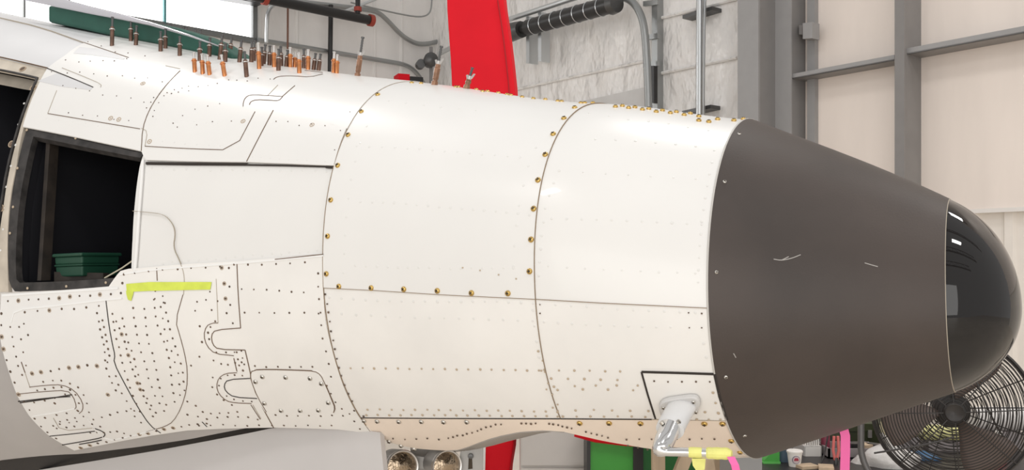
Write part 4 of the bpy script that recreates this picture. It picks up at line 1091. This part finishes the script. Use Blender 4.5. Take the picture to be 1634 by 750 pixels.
tag(o, 'shiny pale acrylic edge sweeping down over the green pad', 'canopy edge')

# ------------------------------------------------------------------ nose gear, landing lights
gz = a2w((-.60, 1.0, 0))
GR2 = mat('gear_grey', (.40, .39, .375), .4, .2, var=.05)
def gy(px, py, d): return at(px, py, d)
GD = gz.y + .02
gear = thing('nose_gear', (at(688, 700, GD).x, GD, 0), 'grey nose gear leg carrying the lamp bracket', 'landing gear')
gx_ = at(688, 700, GD).x
shade_auto(MB().tube([(gx_, GD + .12, 1.35), (gx_, GD + .12, .35)], .045, 18).build('strut', GR2, gear))
MB().prism([at(655, 726, GD), at(770, 745, GD), at(770, 760, GD), at(655, 745, GD)], (0, .03, 0)).build('crossbar', GR2, gear)
shade_auto(MB().tube([(gx_ - .05, GD + .12, .32), (gx_ + .05, GD + .12, .32)], .03, 14).build('axle', GR2, gear))
shade_auto(MB().lathe((gx_, GD + .12, .30), AXL, [(-.07, .12), (-.08, .2), (-.08, .27), (-.05, .30), (.05, .30), (.08, .27), (.08, .2), (.07, .12)], 32).build('tyre', mat('black_rubber', (.02, .02, .02), .7), gear))
MB().prism([at(655, 700, GD + .075), at(702, 706, GD + .075), at(702, 760, GD + .075), at(655, 760, GD + .075)], (0, .03, 0)).build('mount_plate', GR2, gear)
pl = MB().prism([at(735, 715, GD - .02), at(771, 704, GD - .02), at(769, 800, GD - .02), at(728, 800, GD - .02)], (0, .03, 0)).build('side_plate', GR2, gear)
MB().prism([at(748, 727, GD - .022), at(753, 725, GD - .022), at(754, 748, GD - .022), at(747, 749, GD - .022)], (0, .004, 0)).build('slot', SLOT, gear)
MB().lathe(at(751, 728, GD - .024), (0, -1, 0), [(0, .008), (.004, .007), (.005, 0)], 12).build('bolt', GUNM, gear)
LENS = mat('lamp_lens', (.36, .28, .20), .15, .9, var=.3, vscale=14, bump=.5, bscale=22)
for px, py, rp, lab in ((636, 744, 27, 'round landing light left of the lamp bracket, under the nose'), (707, 742, 25, 'round landing light right of the lamp bracket, under the nose')):
    c = at(px, py, GD - .03); r = rp * c.y / F
    t = thing('landing_light', c, lab, 'lamp', 'landing lights under the nose')
    ax = (AXN * .75 + Vector((0, -.8, .05))).normalized()
    shade_auto(MB().lathe(c, ax, [(-.09, 0), (-.085, r * .5), (-.05, r * .9), (0, r), (.022, r)], 30).build('housing', GR2, t))
    shade_auto(MB().lathe(c, ax, [(.018, r * 1.02), (.026, r * 1.04), (.03, r * 1.0), (.028, r * .92), (.016, r * .9)], 30).build('rim', PALEM, t))
    shade_auto(MB().lathe(c, ax, [(.017, r * .91), (.020, r * .7), (.024, r * .35), (.025, 0)], 30).build('lens', LENS, t))

# ------------------------------------------------------------------ red panel and stored things behind the nose
RDp = 5.2
px_l = [(711, -160), (712, 0), (716, 60), (719, 100), (722, 180), (730, 400), (745, 700), (752, 780), (765, 1010)]
px_r = [(788, -160), (803, 0), (811, 50), (817, 100), (822, 148), (828, 300), (827, 500), (821, 700), (811, 760), (795, 1010)]
ply = smoothpts(px_l, 1) + smoothpts(px_r, 1)[::-1]
t = thing('red_board', at(770, 1010, RDp), 'tall red fabric-covered board standing behind the aircraft nose', 'board')
v = [at(x, y, RDp) for x, y in ply]; zmin = min(q.z for q in v)
for q in v: q.z = max(q.z, 0.0)
o = MB().prism(v, (0.02, .10, 0)).build('body', RED, t)
bv = o.modifiers.new('bevel', 'BEVEL'); bv.width = .012; bv.segments = 3; bv.limit_method = 'ANGLE'
es = [at(x - 9, y, RDp - .004) for x, y in smoothpts(px_r[1:8], 1)]
MB().tube(es, .0035, 5).build('edge_seam', mat('dark_red_seam', (.42, .005, .012), .6), t)
MB().prism([at(770, 712, RDp - .03), at(775, 710, RDp - .03), at(773, 790, RDp - .03), at(766, 790, RDp - .03)], (0, .02, 0)).build('white_edge', FILL, t)

WC = 4.9
t = thing('white_cabinet', (at(875, 700, WC).x, WC, 0), 'pale grey cabinet behind the arch of the chin panel', 'cabinet')
x0, x1 = at(830, 0, WC).x, at(935, 0, WC).x; zt = at(0, 672, WC).z
CABW = mat('pale_cabinet', (.66, .63, .60), .5, var=.03)
MB().box((x0, WC, .05), (x1, WC + .45, zt)).build('body', CABW, t)
zl = at(0, 744, WC).z
MB().box((x0 + .005, WC - .015, .08), (x1 - .005, WC, zl - .008)).build('lower_door', CABW, t)
MB().box((x0 + .005, WC - .015, zl + .008), (x1 - .005, WC, zt - .005)).build('upper_door', CABW, t)
MB().box((x0, WC + .02, 0), (x1, WC + .43, .05)).build('plinth', GUNM, t)
GC = 4.7
GRN = mat('bright_green_paint', (.055, .36, .045), .45, var=.05); GRD = mat('deep_green_paint', (.02, .15, .035), .5)
t = thing('green_cabinet', (at(975, 700, GC).x, GC, 0), 'bright green steel cabinet with black corner posts under the nose', 'cabinet')
zt = at(0, 699, GC).z; xa, xb, xc, xd = [at(x, 0, GC).x for x in (936, 942, 1010, 1026)]
MB().box((xb, GC, .06), (xc, GC + .18, zt)).build('front_panel', GRN, t)
MB().box((xa, GC - .012, 0), (xb, GC + .18, zt + .01)).build('corner_post', BLKP, t); MB().box((xc, GC - .012, 0), (xd, GC + .18, zt + .01)).build('corner_post', BLKP, t)
xe = at(1166, 0, GC).x
t = thing('green_locker', ((xd + xe) / 2, GC + .1, 0), 'deep green locker behind the wooden trestle', 'locker')
MB().box((xd + .002, GC + .08, .05), (xe, GC + .5, zt)).build('body', GRD, t); xm = (xd + xe) / 2
MB().box((xd + .01, GC + .065, .08), (xm - .005, GC + .08, zt - .02)).build('door', GRD, t); MB().box((xm + .005, GC + .065, .08), (xe - .01, GC + .08, zt - .02)).build('door', GRD, t)
MB().box((xd + .01, GC + .1, 0), (xe - .01, GC + .48, .05)).build('plinth', BLKP, t)
MB().box((at(1150, 0, GC).x, GC + .05, .1), (at(1164, 0, GC).x, GC + .08, zt)).build('edge_strip', BLKP, t)
o = MB().tube([at(918, 690, GC - .05), at(950, 699, GC - .05), at(1000, 705, GC - .05), at(1030, 706, GC - .05)], .022, 10).build('red_strap', RED)
tag(o, 'red strap lying along the top of the green cabinet', 'strap')
WOODP = mat('pale_pine', (.55, .42, .29), .6, var=.15, vscale=20, stretch=(1, 1, .1))
TD = 4.3
t = thing('trestle', (at(1090, 0, TD).x, TD, 0), 'pale wooden trestle standing before the green locker', 'trestle')
def leg(xt_, xb_, w, yt=700, dy=0):
    a, b = at(xt_, yt, TD + dy), at(xb_, 800, TD + dy); dirv = (b - a) / (a.z - b.z); e = a + dirv * a.z
    u = Vector((w * TD / F / 2, 0, 0))
    MB().prism([a - u, a + u, e + u, e - u], (0, .045, 0)).build('leg', WOODP, t)
leg(1051, 1052, 20); leg(1108, 1068, 20, 700, -.06); leg(1124, 1140, 19, 700, -.06); leg(1140, 1141, 18, 700, .2)
a = at(1030, 690, TD); b = at(1158, 690, TD)
MB().box((a.x, TD - .06, a.z - .03), (b.x, TD + .06, a.z + .02)).build('top_rail', WOODP, t)
BD = 3.5
xa, xb = at(1172, 0, BD).x, at(1216, 0, BD).x
t = thing('grey_bin', ((xa + xb) / 2, BD + .1, 0), 'grey metal bin standing left of the black table', 'bin')
zt = at(0, 722, BD).z
MB().box((xa, BD, 0), (xb, BD + .25, zt)).build('body', mat('bin_grey', (.27, .27, .27), .5), t)
MB().box((xa - .008, BD - .008, zt), (xb + .008, BD + .258, zt + .02)).build('rim', mat('bin_grey_rim', (.32, .32, .32), .5), t)

# ------------------------------------------------------------------ table and what lies on it
TZ = .742
def tx(px, d): return (px - CX) / F * d
t = thing('work_table', (1.8, 4.2, 0), 'black topped work table behind the radome', 'table')
MB().box((tx(1213, 3.9), 3.85, TZ - .04), (3.6, 4.75, TZ)).build('tabletop', mat('black_laminate', (.025, .022, .022), .4), t)
for x in (tx(1213, 3.9) + .05, 3.5):
    for y in (3.9, 4.65): MB().box((x - .025, y - .025, 0), (x + .025, y + .025, TZ - .04)).build('leg', GUNM, t)
def ty(py, d): return CAMH - (py - CY) / F * d
# paper cup
d = 3.95; c = Vector((tx(1268, d), d, TZ)); zc = ty(718, d)
t = thing('paper_cup', c, 'white paper cup with round red emblem on the black table', 'cup')
PAP = mat('white_paper', (.78, .75, .71), .6)
shade_auto(MB().lathe(c, (0, 0, 1), [(0, 0), (0, .0235), (zc - TZ - .008, .031), (zc - TZ - .008, 0)], 28).build('cup_body', PAP, t))
shade_auto(MB().lathe(c, (0, 0, 1), [(zc - TZ - .010, .030), (zc - TZ - .009, .0335), (zc - TZ - .003, .0335), (zc - TZ, .030), (zc - TZ - .001, 0)], 28).build('lid', PAP, t))
eb = Vector((c.x - .002, c.y - .0292, (TZ + zc) / 2 - .002))
MB().lathe(eb, (0, -1, -.1), [(-.002, 0), (-.002, .0165), (.0012, .0165), (.0012, .0145)], 24).build('emblem_ring', mat('emblem_blue', (.16, .15, .24), .6), t)
MB().lathe(eb, (0, -1, -.1), [(-.002, .0145), (.0014, .0145), (.0014, 0)], 24).build('emblem_field', mat('emblem_pale', (.6, .5, .5), .6), t)
MB().prism([eb + Vector((x, -.0016, z)) for x, z in ((-.010, -.004), (.010, -.004), (.008, .006), (.0, .011), (-.008, .006))], (0, -.0006, 0)).build('emblem_mark', mat('emblem_red', (.35, .03, .06), .6), t)
# small green box, blue cup
d = 4.0
t = thing('green_case', (tx(1232, d), d, TZ), 'small bright green wedge case at the table corner', 'case')
MB().prism([(tx(1218, d), d, TZ), (tx(1244, d), d, TZ), (tx(1244, d), d, ty(715, d)), (tx(1238, d), d, ty(715, d)), (tx(1219, d), d, ty(735, d))], (0, .12, 0)).build('shell', GRN, t)
MB().box((tx(1217, d), d - .006, TZ), (tx(1245, d), d + .126, TZ + .008)).build('base_lip', mat('light_green', (.12, .5, .1), .5), t)
d = 4.05; c = Vector((tx(1250, d), d, TZ))
t = thing('blue_tub', c, 'slate blue plastic tub behind the paper cup', 'tub')
BLU = mat('slate_blue', (.10, .15, .21), .45)
shade_auto(MB().lathe(c, (0, 0, 1), [(0, 0), (0, .030), (.10, .036), (.10, .032), (.01, .027), (.01, 0)], 24).build('tub', BLU, t)); MB().ring(c + Vector((0, 0, .1)), (0, 0, 1), .036, .003, 28, 6).build('rim', BLU, t)
# clear bin with papers
d = 4.15
t = thing('paper_box', (tx(1297, d), d, TZ), 'white box of printed papers beside the paper cup', 'box')
MB().box((tx(1283, d), d, TZ), (tx(1311, d), d + .16, ty(712, d))).build('box_body', mat('cloudy_plastic', (.52, .50, .48), .35), t)
MB().box((tx(1285, d), d - .003, ty(733, d)), (tx(1309, d), d, ty(714, d))).build('front_label', PAP, t)
for i in range(7): MB().box((tx(1287 + 3.4 * i, d), d + .02, ty(713, d)), (tx(1289 + 3.4 * i, d), d + .15, ty(694 - 3 * (i % 3), d))).build('paper_sheet', PAP, t)
# drinks bottle, pink handled tool, cable
d = 4.2; c = Vector((tx(1317, d), d, TZ))
t = thing('dark_red_flask', c, 'dark red flask standing right of the paper box', 'flask')
shade_auto(MB().lathe(c, (0, 0, 1), [(0, 0), (0, .020), (.10, .020), (.125, .012), (.14, .012), (.14, 0)], 20).build('flask', mat('dark_red', (.22, .03, .06), .4), t)); shade_auto(MB().lathe(c + Vector((0, 0, .14)), (0, 0, 1), [(0, .014), (.02, .014), (.02, 0)], 16).build('cap', BLKP, t))
d = 3.98
t = thing('pink_pliers', (tx(1334, d), d, TZ), 'salmon handled pliers standing beside the pink streamer', 'pliers')
SALM = mat('salmon_grip', (.75, .18, .17), .5)
for s_ in (-1, 1): shade_auto(MB().tube([(tx(1334, d) + s_ * .004, d, TZ + .02), (tx(1334, d) + s_ * .012, d, TZ + .06), (tx(1334, d) + s_ * .008, d, TZ + .12)], .006, 10).build('handle', SALM, t))
shade_auto(MB().tube([(tx(1334, d), d, TZ), (tx(1334, d), d, TZ + .03)], .009, 8).build('jaw', GUNM, t))
pts = [at(1322, 690, 4.0), at(1318, 712, 4.0), at(1312, 735, 3.95), at(1304, 742, 3.95)]
pts[-1].z = TZ + .004; pts[-2].z = TZ + .012
tag(MB().tube(smoothpts([tuple(q) for q in pts], 2), .0035, 8).build('black_cable', BLKP), 'thin black cable drooping onto the table by the flask', 'cable')
# wooden scraps
for i, (px, w, dd_, lab) in enumerate([(1287, 26, 3.92, 'small brown cardboard scrap right of the paper cup'), (1318, 30, 3.9, 'light plywood scrap at the front of the table')]):
    a = tx(px, dd_); o = MB().box((-.04, -.03, 0), (.04, .03, .012), 0, Matrix.Translation((a, dd_, TZ)) @ Matrix.Rotation(.3 + i, 4, 'Z')).build('wood_scrap', WOODP); tag(o, lab, 'scrap')
# grey parts tray and toolbox
d = 4.1
t = thing('parts_tray', (tx(1362, d), d, TZ), 'long grey parts tray behind the pink streamer', 'tray')
TRG = mat('tray_grey', (.28, .25, .25), .5, var=.06)
x0, x1 = tx(1322, d), tx(1408, d); zt = ty(716, d)
for a, b in (((x0, d, TZ), (x1, d + .008, zt)), ((x0, d + .16, TZ), (x1, d + .168, zt)), ((x0, d, TZ), (x0 + .008, d + .168, zt)), ((x1 - .008, d, TZ), (x1, d + .168, zt))): MB().box(a, b).build('side_wall', TRG, t)
MB().box((x0, d, TZ), (x1, d + .168, TZ + .006)).build('tray_floor', TRG, t)
d2 = 4.18
for i, (px, h, mm, lab) in enumerate([(1364, .035, BLKP, 'black gadget lying in the grey tray'), (1380, .03, WOODP, 'tan block lying in the grey tray'), (1396, .03, GUNM, 'dark fitting lying in the grey tray')]):
    o = MB().box((-.025, -.03, 0), (.025, .03, zt - TZ + h - .03), 0, Matrix.Translation((tx(px, d2), d2 , TZ + .006)) @ Matrix.Rotation(.4 * i, 4, 'Z')).build('tray_item', mm); tag(o, lab, 'item')
d = 4.45
OLV = mat('olive_metal', (.045, .055, .022), .5, var=.12)
t = thing('olive_toolbox', (tx(1395, d), d, TZ), 'olive green metal toolbox at the back of the table', 'toolbox')
x0, x1 = tx(1345, d), tx(1428, d)
MB().box((x0, d, TZ), (x1, d + .2, ty(688, d))).build('body', OLV, t); MB().box((x0 - .006, d - .006, ty(688, d)), (x1 + .006, d + .206, ty(676, d))).build('lid', OLV, t)
MB().box((tx(1384, d), d - .012, ty(698, d)), (tx(1390, d), d - .002, ty(686, d))).build('latch', PALEM, t)
# plastic bag
d = 3.93
t = thing('plastic_bag', (tx(1425, d), d, TZ), 'crumpled white plastic bag on the table behind the fan', 'bag')
BAGM = mat('white_plastic', (.62, .60, .58), .35, bump=.6, bscale=22)
v = []; f = []; nn = 16
for i in range(9):
    a = i / 8
    for j in range(nn):
        b = 2 * math.pi * j / nn; rr = math.cos(a * math.pi / 2) ** .7 * (1 + .18 * math.sin(3 * b + 5 * a)) + .02
        v.append((tx(1425, d) + .13 * rr * math.cos(b), d + .06 + .09 * rr * math.sin(b), TZ + .085 * a ** .8 * (1 + .15 * math.sin(2 * b))))
f = [(i * nn + j, i * nn + (j + 1) % nn, i * nn + nn + (j + 1) % nn, i * nn + nn + j) for i in range(8) for j in range(nn)] + [tuple(8 * nn + j for j in range(nn))]
shade_auto(obj('bag', v, f, BAGM, t), 60); shade_auto(MB().tube([(tx(1425, d), d + .06, TZ + .075), (tx(1420, d), d + .05, TZ + .11), (tx(1412, d), d + .05, TZ + .12)], [.02, .012, .018], 8).build('knot', BAGM, t))
# things seen through the fan
d = 4.3
items = [(1438, 40, 'cream paper roll lying behind the fan, left of its hub', mat('cream_paper', (.70, .64, .42), .6), .035, 684), (1505, 46, 'pale yellow roll lying behind the fan, below its hub', mat('pale_yellow_paper', (.68, .66, .30), .6), .035, 690), (1592, 52, 'white roll with grey end behind the right side of the fan', mat('white_roll', (.66, .64, .62), .5), .055, 668)]
for px, w, lab, mm, r, py in items:
    zc = ty(py, d); x = tx(px, d); hw = w * d / F / 2 * 1.5
    t = thing('paper_roll', (x, d, TZ), lab, 'roll')
    MB().box((x - hw * .8, d - .03, TZ), (x + hw * .8, d + .03, zc - r)).build('stand', TRG, t)
    shade_auto(MB().tube([(x - hw, d, zc), (x + hw, d, zc)], r, 20).build('roll', mm, t)); shade_auto(MB().tube([(x + hw, d, zc), (x + hw + .01, d, zc)], r * .5, 14).build('core', TRG, t))
d = 4.05
t = thing('blue_bin', (tx(1480, d), d, TZ), 'low blue bin behind the bottom of the fan', 'bin')
MB().box((tx(1462, d), d, TZ), (tx(1500, d), d + .15, ty(738, d) + .01)).build('bin_body', mat('blue_plastic', (.05, .14, .28), .5), t); MB().box((tx(1460, d), d - .005, ty(738, d) + .01), (tx(1502, d), d + .155, ty(738, d) + .02)).build('bin_rim', mat('blue_plastic', (.05, .14, .28), .5), t)
c = Vector((tx(1603, d), d + .05, TZ))
t = thing('red_bottle', c, 'red bottle behind the lower right edge of the fan', 'bottle')
shade_auto(MB().lathe(c, (0, 0, 1), [(0, 0), (0, .03), (.055, .03), (.085, .012), (.10, .012), (.10, 0)], 20).build('bottle', RED, t)); shade_auto(MB().lathe(c + Vector((0, 0, .10)), (0, 0, 1), [(0, .014), (.02, .014), (.02, 0)], 14).build('cap', PAP, t))

# ------------------------------------------------------------------ drum fan
FD = 3.5
fc = at(1519, 655, FD); RF = 119 * FD / F
fax = Vector((-.36, -1, .06)).normalized()
FBK = mat('black_wire', (.035, .031, .029), .45)
t = thing('floor_fan', (fc.x, FD, 0), 'black industrial fan with wire guard behind the nose dome', 'fan')
def guard(sign, depth, name, nr):
    m = MB()
    for i in range(nr):
        r = RF * (.15 + .85 * i / (nr - 1)); h = depth * (1 - (r / RF) ** 2.6)
        m.ring(fc + fax * sign * (h + .012), fax, r, .0019, 56, 4)
    u = fax.orthogonal().normalized(); w = fax.cross(u)
    for kk in range(16):
        a = 2 * math.pi * (kk + .25) / 16; dv = u * math.cos(a) + w * math.sin(a)
        if kk % 2 and sign > 0: continue
        m.tube([fc + dv * RF * q + fax * sign * (depth * (1 - q ** 2.6) + .015) for q in (.13, .4, .6, .8, .92, 1.0)], .0023, 5)
    return m.build(name, FBK, t)
guard(1, .075, 'front_guard', 24); guard(-1, .06, 'back_guard', 18)
m = MB(); m.ring(fc, fax, RF, .0075, 64, 8); shade_auto(m.build('outer_ring', FBK, t))
shade_auto(MB().lathe(fc + fax * .085, fax, [(-.02, .035), (.01, .035), (.016, .031), (.012, .027), (.006, 0)], 28).build('badge', FBK, t))
shade_auto(MB().lathe(fc - fax * .06, fax, [(-.09, 0), (-.09, .06), (-.02, .066), (.03, .066), (.05, .04), (.05, 0)], 24).build('motor', FBK, t))
shade_auto(MB().lathe(fc + fax * .01, fax, [(-.02, .045), (.03, .045), (.035, 0)], 20).build('blade_hub', FBK, t))
BLD = mat('brown_grey_blade', (.16, .12, .105), .45)
u = fax.orthogonal().normalized(); w = fax.cross(u)
upv = Vector((0, 0, 1)); u = (upv - fax * upv.dot(fax)).normalized(); w = fax.cross(u)
for a0 in (102, -143, -20):
    v = []; f = []
    for i in range(7):
        r = RF * (.14 + .76 * i / 6); half = math.radians(11 + 16 * math.sin(i / 6 * math.pi * .72))
        for j in range(7):
            s_ = j / 6 * 2 - 1; a = math.radians(a0) + s_ * half * (1 if i else .7)
            v.append(fc + (u * math.cos(a) + w * math.sin(a)) * r + fax * (.028 * s_ * (1 - .3 * i / 6)))
    f = [(i * 7 + j, i * 7 + j + 1, i * 7 + 8 + j, i * 7 + 7 + j) for i in range(6) for j in range(6)]
    o = obj('blade', v, f, BLD, t, True); sol = o.modifiers.new('sheet', 'SOLIDIFY'); sol.thickness = .003
STG = mat('stand_grey', (.13, .125, .125), .4, .4)
uu = Vector((1, -.36, 0)).normalized()
lw = (1519 - 1391) * FD / F / uu.x
top = fc.copy()
ptsU = [fc - uu * lw + Vector((0, 0, .06)), fc - uu * lw + Vector((0, 0, -.10)), fc - uu * lw + Vector((0, 0, -.20)), fc - uu * (lw - .05) + Vector((0, 0, -.29)), fc - uu * (lw - .14) + Vector((0, 0, -.34)), fc + Vector((0, 0, -.35)), fc + uu * (lw - .14) + Vector((0, 0, -.34)), fc + uu * (lw - .05) + Vector((0, 0, -.29)), fc + uu * lw + Vector((0, 0, -.2)), fc + uu * lw + Vector((0, 0, .06))]
shade_auto(MB().tube(smoothpts([tuple(q) for q in ptsU], 2), .0125, 12).build('yoke', STG, t))
for s_ in (-1, 1): shade_auto(MB().tube([fc + uu * s_ * (RF + .0), fc + uu * s_ * (lw + .02)], .012, 10).build('pivot_bolt', FBK, t))
b0 = fc + Vector((0, 0, -.35)); shade_auto(MB().tube([b0, (b0.x, b0.y, .04)], .022, 14).build('pedestal', STG, t))
for a in (30, 150, 270):
    e = Vector((b0.x + .32 * math.cos(math.radians(a)), b0.y + .32 * math.sin(math.radians(a)), .02)); shade_auto(MB().tube([(b0.x, b0.y, .10), e], .016, 10).build('foot', STG, t))
pts = [fc + fax * .02 + u * (RF * .7) + w * (-RF * .1), fc + fax * .09 + u * .05 - w * RF * .45, fc + fax * .07 - u * RF * .55 - w * RF * .75]
cb = [at(1395, 723, FD - .12), at(1440, 716, FD - .12), at(1490, 707, FD - .12), at(1522, 697, FD - .11)]
shade_auto(MB().tube(smoothpts([tuple(q) for q in cb], 2), .0035, 8).build('power_cord', FBK, t))
cb = [at(1558, 608, FD - .10), at(1575, 650, FD - .11), at(1595, 690, FD - .1), at(1612, 708, FD - .05), at(1640, 728, FD)]
shade_auto(MB().tube(smoothpts([tuple(q) for q in cb], 2), .0035, 8).build('power_cord', FBK, t))
